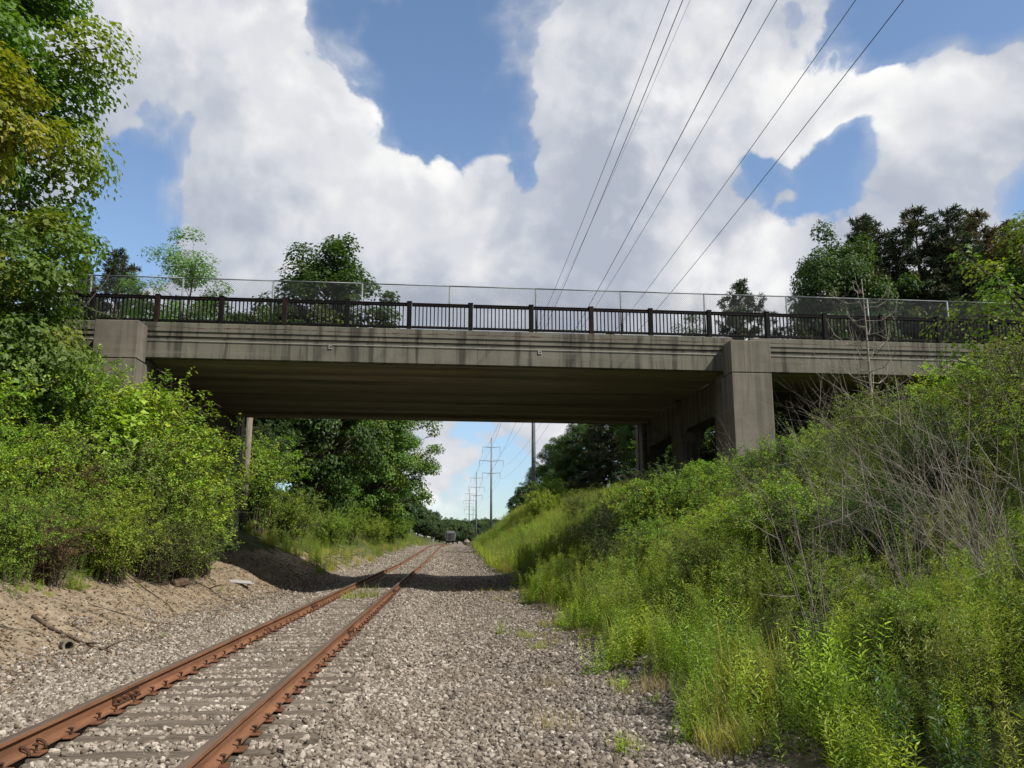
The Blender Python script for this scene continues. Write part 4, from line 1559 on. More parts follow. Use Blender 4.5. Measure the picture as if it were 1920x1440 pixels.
for k, (x, y, s) in enumerate(((-15, 140, .95), (-14, 165, .9), (-16, 195, .9), (-13, 225, .8), (-12, 262, .75), (-14, 300, .8), (-8, 335, .7), (-19, 350, .9), (-3, 365, .72), (5, 385, .8), (11, 400, .62), (17, 420, .7),
                               (-9.5, 150, .62), (-10, 176, .66), (-9, 206, .66), (-8, 236, .66), (-7, 268, .66), (-12, 320, .9), (0, 372, .85), (8, 392, .85), (14, 408, .75), (-6, 352, .9), (20, 430, .72), (26, 446, .7), (33, 462, .68), (40, 476, .66), (-16, 330, 1.0), (3, 400, .9), (12, 430, .8),
                               (22, 440, .62), (29, 455, .62), (36, 470, .6), (-28, 370, 1.0), (44, 480, .6), (52, 490, .6), (9, 350, .45), (60, 470, .6))):
    plant('far_tree', far_tree, TC, 'dark green tree in the far tree line behind the rail car', 'tree', x, y, s * 1.15, rgt.random() * 6, 'far tree line', None)
# right of the bridge, above the railing
plant('maple_tree', maple_b, TC, 'dark leafy tree at the left end of the trees behind the right fence', 'tree', 30.4, 60, (0.85, 0.85, 1.24), 0.5, mt='maple_dark')
plant('pine_tree', pine_b, TC, 'dark pine squeezed between the pointed and the broad pine', 'tree', 35.2, 64, 1.2, 5.1)
plant('pine_tree', pine_a, TC, 'ragged dark pine behind the brownish pine at right', 'tree', 38.6, 58, 1.03, 0.2)
plant('pine_tree', pine_a, TC, 'dark pine with a pointed top next to the leafy tree at right', 'tree', 33.4, 62, 1.06, 0.4)
plant('pine_tree', pine_b, TC, 'broad ragged pine in the middle of the trees behind the right fence', 'tree', 36.8, 60, 1.18, 1.4)
plant('pine_tree', pine_a, TC, 'brownish pine with sparse needles left of the rightmost tree', 'tree', 40.5, 62, 0.98, 2.4, mt='pine_brown')
plant('pine_tree', pine_b, TC, 'dark pine top behind the brownish trees at right edge', 'tree', 43.2, 62, 1.22, 3.4, mt='pine_brown')
plant('pine_tree', pine_a, TC, 'rightmost dark pine at the picture edge behind the fence', 'tree', 46.8, 63, 1.08, 1.9)
plant('maple_tree', maple_b, TC, 'brownish leafy tree at the right edge behind the fence', 'tree', 45.5, 58, 1.28, 4.4, mt='shrub_olive')
plant('pine_tree', pine_b, TC, 'small pine behind the fence left of the big trees', 'tree', 26.0, 70, 1.0, 0.0)
plant('young_locust', locust, TC, 'low green treetop just showing behind the right railing', 'tree', 21.8, 72, 0.98, 1.0, mt='maple_dark')
for k, (x, y, s) in enumerate(((38, 72, 1.12), (50, 66, 1.2), (43, 56, 1.0), (34, 68, 1.0), (47, 74, 1.25), (48.5, 61, 1.22))):
    plant('maple_tree', maple_b, TC, 'dark tree filling the gap behind the right pines', 'tree', x, y, s, k * 2.0, 'trees behind the right pines', 'maple_dark')
# right of the track, seen under the bridge
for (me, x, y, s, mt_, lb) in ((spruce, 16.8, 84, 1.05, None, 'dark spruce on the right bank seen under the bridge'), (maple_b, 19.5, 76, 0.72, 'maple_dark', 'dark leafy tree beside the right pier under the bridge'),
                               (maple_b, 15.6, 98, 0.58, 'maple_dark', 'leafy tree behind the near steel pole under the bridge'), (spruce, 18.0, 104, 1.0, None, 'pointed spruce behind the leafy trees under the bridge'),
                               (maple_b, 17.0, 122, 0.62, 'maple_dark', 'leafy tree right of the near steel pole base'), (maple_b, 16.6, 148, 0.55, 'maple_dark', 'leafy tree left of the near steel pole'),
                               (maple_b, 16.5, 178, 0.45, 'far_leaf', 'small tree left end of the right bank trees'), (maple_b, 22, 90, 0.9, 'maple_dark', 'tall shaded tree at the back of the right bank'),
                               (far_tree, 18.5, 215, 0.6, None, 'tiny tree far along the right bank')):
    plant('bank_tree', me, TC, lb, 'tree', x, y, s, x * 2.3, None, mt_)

# ------------------------------------------------------------------ shrubs
sh_a = shrub_parts(31, 3.4, 2.0, 150, 19000, 0.095, 0.52, 'shrub_green', 0.6, 0.20, 0.04)
sh_b = shrub_parts(32, 3.0, 1.9, 160, 21000, 0.075, 0.55, 'shrub_lime', 0.45, 0.22, 0.03)
sh_c = shrub_parts(33, 2.2, 1.7, 120, 14000, 0.065, 0.5, 'shrub_dark', 0.9, 0.22, 0.03)
sh_d = shrub_parts(34, 2.4, 1.5, 100, 10000, 0.065, 0.45, 'shrub_olive', 0.7, 0.28, 0.12)
vine = shrub_parts(35, 3.2, 2.0, 80, 5200, 0.15, 0.95, 'shrub_lime', 0.7, 0.2, 0.25, lobed=True)
LS = [  # left bank
    (sh_b, -9.5, 23.4, 1.50, None, 'tall yellow green shrub against the left bridge pier'),
    (sh_a, -11.8, 23.2, 1.22, None, 'tall green shrub left of the left bridge pier'),
    (vine, -9.9, 22.2, 1.32, None, 'broad leaved vine over the shrubs below the left pier'),
    (sh_a, -8.1, 25.0, 1.18, 'shrub_green', 'green shrub reaching under the bridge at left'),
    (sh_a, -8.0, 26.2, 0.92, 'shrub_mint', 'pale green small leaved shrub at the corner of the bridge shadow'),
    (sh_b, -8.6, 21.4, 1.12, 'shrub_olive', 'olive yellow shrub in the middle of the left bank'),
    (sh_d, -7.7, 22.6, 1.10, 'shrub_olive', 'twiggy olive shrub low on the left bank'),
    (sh_d, -7.2, 24.0, 0.78, 'shrub_green', 'low twiggy green shrub at the foot of the left bank'),
    (sh_a, -10.8, 20.2, 1.15, 'shrub_green', 'dense green shrub on the left bank under the maple'),
    (sh_b, -9.4, 19.2, 0.95, 'shrub_lime', 'bright shrub left of the twiggy olive one'),
    (sh_d, -8.7, 19.6, 0.85, 'shrub_brown', 'brownish shrub with dry leaves on the left bank'),
    (sh_a, -11.0, 17.6, 1.05, 'shrub_green', 'green shrub at the left picture edge'),
    (sh_a, -9.5, 17.4, 0.72, 'shrub_green', 'low green shrub at the lower left edge above the dirt'),
    (vine, -11.6, 19.0, 1.15, 'shrub_green', 'large leaved green vine under the yellow maple'),
    (sh_b, -13.0, 18.4, 1.30, 'shrub_green', 'high green shrub beneath the maple trunk'),
    (sh_a, -13.6, 22.6, 1.35, 'shrub_green', 'high green shrub beside the left end of the bridge'),
    (sh_b, -7.3, 19.0, 0.55, 'shrub_lime', 'low lime shrub at the foot of the left bank'),
    (sh_d, -7.7, 17.0, 0.60, 'shrub_brown', 'small leafy shrub on the sandy slope near the left edge'),
    (sh_d, -6.9, 22.6, 0.66, 'shrub_olive', 'low green shrub behind the dark stick'),
    (sh_a, -7.2, 25.0, 0.60, 'shrub_mint', 'pale green bush spilling onto the dirt by the shadow'),
    (sh_b, -7.8, 15.4, 0.55, 'shrub_green', 'bushy shrub low at the left picture edge'),
    (sh_a, -9.6, 25.0, 1.35, 'shrub_green', 'tall bright shrub reaching up to the bridge soffit'),
    (sh_b, -10.6, 21.4, 1.4, 'shrub_green', 'high green shrub wall left of the pier'),
    (sh_b, -8.1, 18.0, 0.62, 'shrub_green', 'knee high green shrub above the sandy slope at left'),
    (sh_a, -8.9, 16.0, 0.66, 'shrub_lime', 'lime shrub at the lower left picture edge'),
    (sh_a, -7.9, 19.9, 0.60, 'shrub_lime', 'small yellowish shrub at the top of the sandy slope'),
    (sh_d, -7.2, 21.5, 0.78, 'shrub_olive', 'rounded low shrub just above the dark wood stump'),
    (sh_a, -7.3, 23.2, 0.80, 'shrub_lime', 'bright yellow green shrub next to the bridge shadow edge'),
    (sh_b, -10.0, 15.2, 0.9, 'shrub_green', 'green shrub half cut by the left picture edge'),
    (sh_b, -8.6, 22.9, 1.25, 'shrub_lime', 'wide yellow green shrub in the centre of the left thicket'),
    (sh_c, -8.6, 28.2, 1.05, None, 'dark shrub in the shade beside the left pier'),
    (sh_a, -10.2, 43.5, 1.45, 'shrub_green', 'large rounded shrub just beyond the bridge at left'),
    (sh_b, -8.8, 46.5, 1.10, 'shrub_green', 'sunlit shrub edge beyond the bridge at left'),
    (sh_a, -11.5, 48.5, 1.6, 'shrub_dark', 'dark shrub behind the rounded one beyond the bridge'),
    (sh_b, -7.9, 57.0, 0.95, 'shrub_green', 'low bush left of the track beyond the bridge shadow'),
    (sh_a, -8.2, 71.0, 1.05, 'shrub_green', 'bush under the tall maple left of the track'),
    (sh_b, -7.2, 85.0, 1.00, 'shrub_lime', 'pale bush under the leaning maple'),
    (sh_a, -6.8, 100.0, 1.00, 'shrub_green', 'bush at the bend beneath the leaning maple'),
    (sh_b, -6.5, 118.0, 1.10, 'shrub_green', 'farthest bush left of the track before the bend'),
]
RS_ = [  # right bank
    (sh_c, 6.1, 23.2, 1.05, None, 'dark arching shrub at the foot of the right pier'),
    (sh_c, 5.2, 24.8, 0.90, None, 'dark shrub with drooping canes nearest the track at right'),
    (sh_a, 7.3, 22.4, 0.55, 'shrub_green', 'bright leafy shrub in front of the right pier'),
    (sh_b, 8.8, 22.6, 0.5, 'shrub_green', 'green shrub climbing the right pier'),
    (sh_c, 6.6, 21.2, 0.80, 'shrub_green', 'small rounded green shrub below the right pier'),
    (sh_a, 11.4, 21.4, 0.48, 'shrub_green', 'green shrub on the bank right of the pier'),
    (sh_d, 9.2, 17.4, 0.80, 'shrub_olive', 'olive twiggy shrub halfway up the right bank'),
    (sh_a, 11.3, 17.2, 0.62, 'shrub_lime', 'bright bush high on the right bank'),
    (sh_d, 8.2, 14.0, 0.75, 'shrub_green', 'leafy shrub behind the bare twigs at right'),
    (sh_c, 7.4, 12.0, 0.70, 'shrub_dark', 'dark shrub in the lower right shade'),
    (sh_d, 9.4, 12.4, 0.82, 'shrub_olive', 'dull olive shrub at the right picture edge'),
    (sh_a, 5.3, 15.6, 0.46, 'weed_lime', 'young sapling with large bright leaves among the weeds'),
    (sh_c, 6.8, 23.8, 0.85, 'shrub_green', 'leafy green shrub hiding the base of the right pier'),
    (sh_a, 5.6, 22.0, 0.66, 'shrub_green', 'bright green shrub left of the small rounded one'),
    (sh_c, 7.9, 23.7, 0.72, 'shrub_green', 'arching green shrub touching the right pier'),
    (sh_a, 7.9, 19.6, 0.52, 'shrub_green', 'green shrub behind the pale twigs below the pier'),
    (sh_b, 10.4, 22.4, 0.5, 'shrub_green', 'shrub growing on the right side of the pier'),
    (sh_c, 4.6, 21.2, 0.6, 'shrub_dark', 'small dark shrub above the gravel edge weeds'),
    (sh_b, 9.6, 20.4, 0.55, 'shrub_lime', 'yellow green bush around the dead sapling'),
    (sh_c, 12.0, 29.5, 1.05, 'shrub_dark', 'added dark shrub closing the bright gap under the right side span'),  # dark shrubs added under the side span to block the bright sky
    (sh_c, 13.4, 32.5, 1.0, 'shrub_dark', 'added dark bush filling the gap deep under the right side span'),
    (sh_c, 11.2, 28.8, 1.25, 'shrub_dark', 'added dark bush darkening the space behind the big right pier'),  # this bush and the next are added to darken the pier's back
    (sh_c, 11.0, 34.5, 1.3, 'shrub_dark', 'added dark bush darkening the far opening of the right pier'),
    (sh_a, 11.6, 41.0, 1.1, 'shrub_green', 'bush behind the right pier beyond the bridge'),
    (sh_a, 14.2, 42.0, 1.3, 'shrub_green', 'tall bush beyond the right side span'),
    (sh_a, 5.2, 12.6, 0.5, 'shrub_green', 'leafy bush among the bare stems'),
    (sh_d, 4.4, 14.2, 0.55, 'shrub_green', 'thin green bush beside the young sapling'),
    (sh_a, 4.4, 9.8, 0.3, 'weed_green', 'broad leaved young bush in front of the bare stems'),
    (sh_a, 4.0, 7.2, 0.24, 'weed_green', 'broad leaved plant at the bottom right'),
    (sh_d, 8.6, 10.8, 0.7, 'shrub_olive', 'olive shrub at the lower right edge'),
    (sh_c, 4.9, 19.0, 0.62, 'shrub_green', 'low bushy shrub behind the lime weeds of the gravel edge'),
    (sh_c, 7.0, 17.2, 0.75, 'shrub_dark', 'dark patch of shrub in the middle of the right bank'),
    (sh_d, 6.0, 14.4, 0.70, 'shrub_olive', 'dry olive shrub behind the tall bare stems'),
    (sh_c, 5.6, 10.6, 0.55, 'shrub_dark', 'low dark shrub under the bundle of bare stems'),
    (sh_c, 7.6, 9.6, 0.62, 'shrub_green', 'shaded green shrub in the lower right corner'),
    (sh_d, 10.6, 15.2, 0.7, 'shrub_brown', 'rusty brown shrub high on the right bank'),
    (sh_b, 8.6, 52.0, 0.80, 'shrub_olive', 'olive shrub on the right bank beyond the bridge'),
    (sh_a, 10.8, 88.0, 1.05, 'shrub_green', 'rounded shrub at the foot of the near steel pole'),
    (sh_a, 8.6, 76.0, 0.9, 'shrub_lime', 'pale shrub left of the near steel pole base'),
    (sh_b, 6.0, 62.0, 0.55, 'shrub_lime', 'small bright bush above the grass beyond the bridge'),
]
for (me, x, y, s, mt_, lb) in LS + RS_:
    plant('shrub', me, SF, lb, 'shrub', x, y, s, None, None, mt_, None, 0.05)

# leafy sapling at the right edge whose branches reach into view
sap = tree_parts(41, 4.2, 0.3, 1.65, 42, 0.5, 3600, 0.095, 0.6, 'shrub_green', False, 'round', 0.05, 0.3, 0.7)
plant('sapling', sap, TC, 'leafy sapling at the right edge in front of the bridge', 'tree', 10.9, 14.2, 1.12, 2.0, mt='maple_leaf', sink=0.4)

# bare dead growth
def dead_sapling(seed, h):
    rs = np.random.RandomState(seed)
    b = MB()
    tp = [np.array([0.05 * math.sin(2.2 * t_), 0.03 * t_, h * t_ - 0.1]) for t_ in np.linspace(0, 1, 10)]
    b.tube(tp, [0.042 * (1 - 0.88 * t_) + 0.004 for t_ in np.linspace(0, 1, 10)], 6)
    for k in range(34):
        t_ = 0.16 + 0.8 * k / 34 + rs.normal() * 0.01
        i = min(8, int(t_ * 9))
        p = tp[i] + (tp[i + 1] - tp[i]) * (t_ * 9 - i)
        a = k * 2.4 + rs.normal() * 0.5
        ln = h * (0.30 - 0.20 * t_) * rs.uniform(0.6, 1.3)
        out = np.array([math.cos(a), math.sin(a), 0])
        pts = [p, p + out * ln * 0.45 + np.array([0, 0, 0.02 * ln]), p + out * ln * 0.8 + np.array([0, 0, 0.28 * ln]), p + out * ln * 0.95 + np.array([0, 0, 0.75 * ln])]
        pts = [q + rs.normal(size=3) * 0.02 * ln for q in pts]
        b.tube(pts, [0.013, 0.010, 0.007, 0.003], 4, cap=False)
        for q in range(4):
            j = rs.randint(1, 3)
            e = pts[j] + norm(out * 0.6 + rs.normal(size=3) * 0.6 + np.array([0, 0, 0.6])) * ln * rs.uniform(0.2, 0.45)
            b.tube([pts[j], (pts[j] + e) / 2 + rs.normal(size=3) * 0.02, e], [0.006, 0.004, 0.002], 3, cap=False)
    return b.mesh('branches', [MATS['dead_twig']], True)


dead = [
    (dead_sapling(51, 4.7), 9.9, 18.6, 1.0, 'bare dead sapling standing in front of the bridge at right'),
    (bare_branch(52, 2.3, 2.2, 10, 2, 'dead_twig', 0.011, 0.35, (-0.25, 0), 0.55), 9.2, 19.6, 0.8, 'pale leafless shrub right of the pier'),
    (bare_branch(53, 2.6, 1.3, 12, 2, 'dead_twig', 0.009, 0.13, (-0.30, 0.05), 0.8), 4.9, 8.6, 0.74, 'bundle of pale bare stems in the lower right'),
    (bare_branch(54, 2.4, 0.9, 9, 2, 'dead_twig', 0.009, 0.13, (-0.12, 0), 0.95), 3.75, 8.3, 0.74, 'bare grey stems nearest the gravel at right'),
    (bare_branch(55, 2.7, 1.5, 12, 2, 'dead_twig', 0.009, 0.15, (-0.50, 0), 0.7), 6.0, 8.9, 0.72, 'slanting bare stems at the right picture edge'),
    (bare_branch(56, 2.2, 0.9, 10, 2, 'dead_dark', 0.011, 0.14, (0.02, 0), 1.0), 4.4, 10.2, 0.85, 'dark bare stems behind the pale bundle'),
    (bare_branch(57, 2.8, 1.6, 10, 2, 'dead_twig', 0.009, 0.18, (-0.35, 0.1), 0.7), 6.6, 11.2, 0.72, 'tall bare stems crossing the middle of the right bank'),
    (bare_branch(61, 2.5, 1.2, 10, 2, 'dead_twig', 0.008, 0.14, (-0.42, 0), 0.75), 5.3, 7.4, 0.8, 'low slanting bare stems in the bottom right corner'),
    (bare_branch(62, 2.5, 1.3, 10, 2, 'dead_dark', 0.011, 0.2, (-0.2, 0), 0.8), 8.2, 15.6, 0.9, 'dark leafless twigs halfway up the right bank'),
    (bare_branch(63, 2.4, 1.6, 7, 2, 'dead_twig', 0.009, 0.25, (-0.2, 0), 0.7), 8.3, 20.6, 0.85, 'pale twigs in front of the right pier base'),
    (bare_branch(64, 2.6, 1.5, 13, 2, 'dead_twig', 0.010, 0.16, (-0.40, 0), 0.75), 5.4, 8.0, 0.8, 'long pale stems leaning left in the lower right corner'),
    (bare_branch(65, 2.4, 1.6, 14, 2, 'dead_twig', 0.012, 0.25, (-0.2, 0), 0.7), 9.0, 17.8, 0.9, 'pale leafless tangle below the dead sapling'),
    (bare_branch(58, 2.6, 1.6, 5, 1, 'dead_twig', 0.018, 0.22, (0.5, 0), 0.5), -10.9, 21.6, 1.0, 'pale dead branches leaning in front of the left pier'),
    (bare_branch(59, 1.3, 1.1, 16, 2, 'dead_dark', 0.010, 0.4, (0.2, -0.1), 0.4), -7.4, 21.2, 1.0, 'tangle of brown dead twigs low on the left bank'),
    (bare_branch(60, 1.6, 1.2, 8, 2, 'dead_dark', 0.010, 0.3, (0, 0), 0.9), 11.9, 20.0, 1.0, 'thin dark twigs on the bank below the right span'),
]
for me, x, y, s, lb in dead:
    z = hz(x, y)
    if 'leaning in front' in lb:
        z += 3.2
    tag(link('dead_shrub', me, None, (x, y, z), (0, 0, 0), s), lb, 'dead shrub')

# ------------------------------------------------------------------ weeds and grass
W_LIME = [weed_mesh(61, 0.95, 8, 0.15, 0.22, 'weed_lime'), weed_mesh(62, 0.75, 7, 0.16, 0.26, 'weed_lime'), weed_mesh(63, 1.1, 8, 0.13, 0.2, 'weed_green')]
W_MID = [weed_mesh(64, 1.2, 8, 0.13, 0.17, 'weed_green', 0.2, True), weed_mesh(65, 1.05, 9, 0.11, 0.2, 'weed_olive', 0.2, True), weed_mesh(66, 1.3, 7, 0.14, 0.18, 'weed_green', 0.2), weed_mesh(67, 0.9, 8, 0.12, 0.3, 'shrub_dark', 0.2)]
W_GR = [grass_mesh(68, 1.0, 120, 0.012, 'grass_bright', 0.2, 0.55), grass_mesh(69, 0.75, 130, 0.012, 'grass_bright', 0.2, 0.7), weed_mesh(70, 1.15, 10, 0.10, 0.16, 'grass_bright', 0.22, True)]
W_LOW = [grass_mesh(71, 0.35, 90, 0.010, 'grass_bright', 0.14, 0.7), weed_mesh(72, 0.3, 6, 0.09, 0.3, 'weed_lime', 0.1), grass_mesh(73, 0.45, 60, 0.008, 'grass_straw', 0.15, 0.9)]
KINDS = W_LIME + W_MID + W_GR + W_LOW

rw = np.random.RandomState(90)
n_ind = 0
tries = 0
while n_ind < 190 and tries < 4000:
    tries += 1
    y = 5.4 + 25 * rw.rand() ** 1.3
    e = 2.4 - 0.35 * max(0.0, 1 - abs(y - 7.5) / 2.0) + (fbm(np.array([y * 0.5]), np.array([3.0]), 3)[0] - 0.5) * 1.5 + 0.035 * max(0.0, y - 22)
    x = e + abs(rw.normal()) * 0.55
    if x > 4.6 or (fbm(np.array([x * 0.9]), np.array([y * 0.9]), 2)[0] < 0.36):
        continue
    kd = rw.randint(9)
    o = link(('weed_plant', 'weed_plant', 'grass_clump')[(kd > 5) + (kd > 7)], (W_LIME + W_LIME + [W_MID[0], W_MID[2], W_GR[1]])[kd], None, (x, y, hz(x, y)),
             (rw.normal() * 0.16, rw.normal() * 0.16, rw.rand() * 6.28), rw.uniform(0.35, 1.1) * min(1.0, 0.5 + (x - e) * 0.9))
    near_ = 'close to the camera' if y < 10.5 else ('in front of the bridge' if y < 19 else 'near the bridge shadow')
    lbs = ('leafy lime green weed growing along the gravel edge ' + near_, 'dull green tall weed among lime weeds of the gravel edge ' + near_, 'bright grass clump among the weeds of the gravel edge ' + near_)
    tag(o, lbs[(kd > 5) + (kd > 7)], 'weed' if kd <= 7 else 'grass', 'weeds along the gravel edge')
    n_ind += 1

# single plants out on the gravel and between the rails
for (me, x, y, s, nm, lb, ct) in (
        (W_LOW[0], -2.3, 25.4, 1.7, 'grass_tuft', 'green grass tuft between the rails before the bridge shadow', 'grass tuft'),
        (W_LOW[0], -2.75, 25.0, 1.3, 'grass_tuft', 'low grass tuft left of the one between the rails', 'grass tuft'),
        (W_LOW[1], 1.1, 16.5, 1.3, 'gravel_weed', 'small weed alone in the middle of the gravel strip', 'weed'),
        (W_LOW[1], 1.5, 7.3, 0.9, 'gravel_weed', 'small bright weed on the gravel at the bottom edge', 'weed'),
        (W_LOW[0], 1.56, 7.5, 0.55, 'grass_tuft', 'thin grass tuft beside the small weed at bottom', 'grass tuft'),
        (W_LOW[1], 2.1, 10.2, 0.95, 'gravel_weed', 'small weed on the gravel before the weed bed', 'weed'),
        (W_LOW[2], 1.05, 8.4, 0.75, 'dry_tuft', 'dry straw tuft on the gravel near the bottom', 'grass tuft'),
        (W_LOW[2], 1.25, 10.6, 0.6, 'dry_tuft', 'dry straw tuft in the middle of the gravel', 'grass tuft'),
        (W_LOW[0], 1.55, 14.2, 0.6, 'grass_tuft', 'sparse green tuft right of the lone gravel weed', 'grass tuft'),
        (W_LOW[1], -5.2, 16.5, 0.5, 'gravel_weed', 'tiny weed on the gravel left of the track', 'weed'),
        (W_LOW[1], -6.3, 24.6, 0.7, 'gravel_weed', 'tiny green weed at the edge of the dirt bank', 'weed')):
    tag(link(nm, me, None, (x, y, hz(x, y)), (0, 0, x * 5 + y), s), lb, ct)


def scatter(name, label, cat, pts, rot, scl, idx, meshes):
    """one object whose points carry copies of a few plants"""
    c2 = bpy.data.collections.new(name + '_kinds')
    for k, me in enumerate(meshes):
        o = bpy.data.objects.new('%s_kind_%02d' % (name, k), me)
        c2.objects.link(o)
    me = bpy.data.meshes.new(name)
    me.vertices.add(len(pts))
    me.vertices.foreach_set('co', np.asarray(pts, dtype=np.float32).ravel())
    for an_, av, ty in (('rot', rot, 'FLOAT'), ('scl', scl, 'FLOAT'), ('idx', idx, 'INT')):
        a = me.attributes.new(an_, ty, 'POINT')
        a.data.foreach_set('value', np.asarray(av, dtype=np.int32 if ty == 'INT' else np.float32))
    me.update()
    ob = link(name, me)
    kind(ob, 'stuff')
    ob['label'] = label
    ob['category'] = cat
    ng = bpy.data.node_groups.new(name, 'GeometryNodeTree')
    ng.interface.new_socket('Geometry', in_out='INPUT', socket_type='NodeSocketGeometry')
    ng.interface.new_socket('Geometry', in_out='OUTPUT', socket_type='NodeSocketGeometry')
    N_ = ng.nodes
    gi, go = N_.new('NodeGroupInput'), N_.new('NodeGroupOutput')
    ci = N_.new('GeometryNodeCollectionInfo')
    ci.inputs['Collection'].default_value = c2
    ci.inputs['Separate Children'].default_value = True
    ci.inputs['Reset Children'].default_value = True
    ip = N_.new('GeometryNodeInstanceOnPoints')
    ip.inputs['Pick Instance'].default_value = True

    def na(nm, ty):
        nd = N_.new('GeometryNodeInputNamedAttribute')
        nd.data_type = ty
        nd.inputs[0].default_value = nm
        return next(s for s in nd.outputs if s.enabled and s.name == 'Attribute')
    cx_ = N_.new('ShaderNodeCombineXYZ')
    lk = ng.links.new
    lk(gi.outputs[0], ip.inputs['Points'])
    lk(ci.outputs[0], ip.inputs['Instance'])
    lk(na('idx', 'INT'), ip.inputs['Instance Index'])
    lk(na('rot', 'FLOAT'), cx_.inputs[2])
    lk(cx_.outputs[0], ip.inputs['Rotation'])
    lk(na('scl', 'FLOAT'), ip.inputs['Scale'])
    lk(ip.outputs[0], go.inputs[0])
    md = ob.modifiers.new('scatter', 'NODES')
    md.node_group = ng
    return ob


def cover(n, xa, xb, ya, yb, ypow, choose, smin, smax, keepf=None):
    y = ya + (yb - ya) * rw.rand(n) ** ypow
    u = rw.uniform(xa, xb, n)
    x = u + toff(y)
    k = np.ones(n, bool) if keepf is None else keepf(u, y)
    # leave the piers and the space under the deck clear
    x, y, u = x[k], y[k], u[k]
    z = H(x, y)
    idx = np.array([choose(a, b) for a, b in zip(u, y)], dtype=int)
    return np.stack([x, y, z], -1), rw.rand(len(x)) * 6.283, rw.uniform(smin, smax, len(x)), idx


def pick_right(u, y):
    r = rw.rand()
    pat = fbm(np.array([u * 0.45]), np.array([y * 0.45]), 2)[0] - 0.5
    top = (u - 7.6) / 4 + pat * 2.2
    if y > 44:
        top += 0.45
    if u < 3.1:
        return 0 + rw.randint(3) if r < 0.55 else (10, 11, 11, 4)[rw.randint(4)]
    if y < 11.5 and u < 8:
        return (6, 4, 3, 6, 9, 6, 5)[rw.randint(7)]
    if top > 0.5:
        return 7 + rw.randint(3) if r < 0.8 else 3 + rw.randint(4)
    if pat > 0.06:
        return (4, 4, 6, 9, 3)[rw.randint(5)]
    if r < 0.86:
        return (3, 4, 5, 6, 4)[rw.randint(5)]
    return 0 + rw.randint(3) if r < 0.93 else 7 + rw.randint(3)


def under(u, y):
    dark = (y > 27.5) & (y < 37.5)
    return ~(dark & (rw.rand(len(u)) < 0.72)) & ~((u > 8.8) & (u < 10.6) & (y > 25.0) & (y < 39.6))


c1 = cover(3300, 2.9, 17.5, 4.2, 34, 0.9, pick_right, 0.6, 1.05, under)
c1[2][:] *= np.where((c1[0][:, 1] < 11.5) & (c1[0][:, 0] > 3.4), 0.66, 1.0) * np.where(c1[0][:, 0] > 9, 0.85, 1.0)
c2_ = cover(2800, 3.4, 16.0, 34, 150, 1.3, pick_right, 0.8, 1.3, under)
c3 = cover(500, 2.9, 6.0, 44, 125, 1.2, lambda u, y: (7, 8, 0, 10)[rw.randint(4)], 0.7, 1.2)
c4 = cover(170, 3.3, 7.2, 4.8, 8.2, 1.0, lambda u, y: (6, 3, 5, 0, 4, 9)[rw.randint(6)], 0.35, 0.75)
allc = [np.concatenate(q) for q in zip(c1, c2_, c3, c4)]
scatter('bank_weeds', 'thick mixed weeds and grasses covering the right bank', 'weeds', *allc, KINDS)
lw = cover(520, -13.5, -8.4, 12, 26, 1.0, lambda u, y: (3, 5, 6, 4, 4)[rw.randint(5)], 0.45, 0.9)
lw2 = cover(150, -9.2, -7.0, 13, 26, 1.0, lambda u, y: (1, 11, 10, 3)[rw.randint(4)], 0.3, 0.7)
lw3 = cover(1100, -13, -5.9, 41, 190, 1.5, lambda u, y: (3, 5, 8, 2, 4, 10)[rw.randint(6)], 0.5, 1.0)
allc = [np.concatenate(q) for q in zip(lw, lw2, lw3)]
scatter('left_bank_weeds', 'weeds growing under the shrubs on the left bank', 'weeds', *allc, KINDS)
low = cover(420, 0.9, 3.4, 7, 40, 1.0, lambda u, y: 10 + rw.randint(3), 0.25, 0.75, lambda u, y: (fbm(u * 0.7, y * 0.5, 3) + (u - 2.2) * 0.22) > 0.56)
scatter('gravel_grass', 'sparse short grass creeping over the gravel edge', 'grass', *low, KINDS)

# ------------------------------------------------------------------ litter on the dirt bank
n = 9000
yl = rw.uniform(9, 44, n)
ul = -5.1 - np.abs(rw.normal(size=n)) * 1.5
xl = ul + toff(yl)
P = np.stack([xl, yl, H(xl, yl) + 0.012], -1)
ln = rw.uniform(0.04, 0.10, n)
V, T, k = leaf_geo(P, np.array([0, 0, 1.0]) + rw.normal(size=(n, 3)) * 0.35, rw.normal(size=(n, 3)), ln, ln * 0.6)
o = link('leaf_litter', tri_mesh('leaf_litter', V, T, [MATS['litter_leaf']], attrs={'leaf': np.repeat(rw.rand(n), k), 'clump': np.zeros(n * k)}))
kind(o, 'stuff')
o['label'] = 'dry brown fallen leaves scattered over the dirt bank'
o['category'] = 'leaf litter'


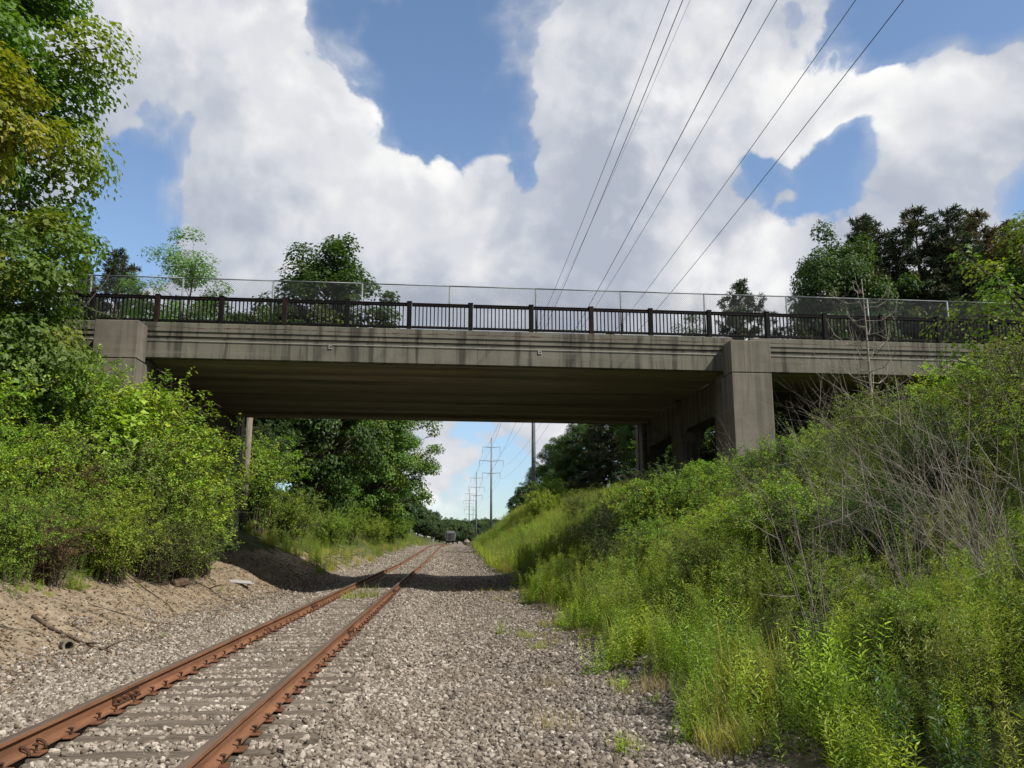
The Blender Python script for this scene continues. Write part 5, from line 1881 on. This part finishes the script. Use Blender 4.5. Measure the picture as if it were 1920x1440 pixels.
def stick(label, x, y, ln, rot, r, mt, name='fallen_branch', forks=2, seed=0):
    rg = random.Random(seed)
    b = MB()
    pts = []
    for k in range(7):
        t_ = k / 6 - 0.5
        lx, ly = math.cos(rot) * ln * t_, math.sin(rot) * ln * t_
        lx += rg.uniform(-0.03, 0.03) * ln
        pts.append((lx, ly, hz(x + lx, y + ly) - hz(x, y) + r * 0.7 + rg.uniform(0, 0.02)))
    b.tube(pts, [r * (1 - 0.1 * k) for k in range(7)], 6)
    for q in range(forks):
        i = rg.randint(2, 5)
        a = rot + rg.choice((-1, 1)) * rg.uniform(0.4, 0.9)
        l2 = ln * rg.uniform(0.2, 0.4)
        p = Vector(pts[i])
        e = p + Vector((math.cos(a) * l2, math.sin(a) * l2, rg.uniform(0.02, 0.15)))
        b.tube([p, (p + e) / 2 + Vector((0, 0, 0.02)), e], [r * 0.5, r * 0.4, r * 0.2], 5)
    tag(b.build(name, [MATS[mt]], None, True, (x, y, hz(x, y))), label, 'branch')


stick('dark rotten branch lying on the gravel at far left', -5.9, 14.3, 1.5, -0.25, 0.035, 'dark_stick', seed=1)
stick('long pale stick lying along the dirt at the gravel edge', -5.9, 17.6, 2.6, 0.9, 0.016, 'driftwood', seed=2)
stick('pale stick crossing the dirt below the left shrubs', -6.2, 16.2, 1.8, 0.5, 0.014, 'driftwood', seed=3)
stick('dark stick at the edge of the bridge shadow', -6.4, 23.6, 2.2, -0.15, 0.022, 'dark_stick', seed=4)
stick('brown branch on the dirt slope left', -6.9, 20.4, 1.8, -0.5, 0.02, 'dark_stick', seed=5)
stick('short broken stick near the far left edge', -6.6, 13.6, 0.9, 0.6, 0.02, 'driftwood', seed=6)
stick('fallen pale branch beyond the bridge shadow', -6.6, 52.0, 3.4, 0.55, 0.05, 'driftwood', forks=4, seed=7)
stick('heap of dark fallen branches left of the far track', -7.4, 58.0, 3.6, 1.0, 0.06, 'dark_stick', forks=6, seed=8)
stick('long fallen branch on the bank beyond the bridge', -7.0, 66.0, 4.0, 0.8, 0.06, 'driftwood', forks=5, seed=9)
stick('old root sticking out of the dirt bank', -6.9, 48.0, 2.2, 0.3, 0.05, 'dark_stick', forks=5, seed=10)
# short hollow log end
b = MB()
ring = []
for k in range(10):
    a = 2 * math.pi * k / 10
    ring.append((math.cos(a), math.sin(a)))
v = []
for (xx, rr_) in ((-0.11, 0.085), (0.11, 0.095), (0.11, 0.062), (-0.05, 0.05)):
    v += [(xx, c0 * rr_, s0 * rr_ + 0.09) for c0, s0 in ring]
f = [(s_ * 10 + k, s_ * 10 + (k + 1) % 10, (s_ + 1) * 10 + (k + 1) % 10, (s_ + 1) * 10 + k) for s_ in range(3) for k in range(10)] + [tuple(range(10)), tuple(range(30, 40))]
b.poly(v, f)
o = b.build('log_end', [MATS['driftwood']], None, False, (-5.75, 13.7, hz(-5.75, 13.7) - 0.01))
o.rotation_euler = (0, 0, -0.9)
tag(o, 'short grey hollow log end beside the dark rotten branch', 'log')
# pale flat slab in the bridge shadow
b = MB()
b.box(-0.45, 0.45, -0.2, 0.2, 0, 0.07, 0, 0.02)
b.box(-0.3, 0.5, -0.34, -0.22, 0, 0.05, 0, 0.015)
o = b.build('concrete_scrap', [MATS['conduit']], None, False, (-6.5, 27.2, hz(-6.5, 27.2) + 0.0))
o.rotation_euler = (0.05, 0.1, 0.3)
tag(o, 'pale broken slab lying in the bridge shadow at left', 'slab')
# dark block of wood
b = MB()
b.box(-0.2, 0.2, -0.14, 0.14, 0, 0.18, 0, 0.04)
o = b.build('wood_block', [MATS['dark_stick']], None, False, (-6.7, 22.2, hz(-6.7, 22.2) - 0.03))
o.rotation_euler = (0.1, -0.15, 0.7)
tag(o, 'dark rotten stump of wood on the dirt slope', 'wood')
# marker post by the crest of the track
b = MB()
b.tube([(0, 0, -0.2), (0, 0, 1.15)], [0.06, 0.05], 6)
b.box(-0.1, 0.1, -0.02, 0.02, 0.85, 1.15)
o = b.build('marker_post', [MATS['conduit']], None, False, (-3.1 + float(toff(128)), 128, hz(-3.1 + float(toff(128)), 128)))
tag(o, 'small white marker post beside the far end of the track', 'post')
# boulder by the bend
b = stones('boulder', np.zeros((1, 3)), np.array([1.0]), ICO_V, ICO_F, MATS['stone'])
tag(link('boulder', b, None, (6.2, 260, hz(6.2, 260) + 0.5), (0, 0, 0), 1.3), 'grey boulder right of the far rail car', 'boulder')
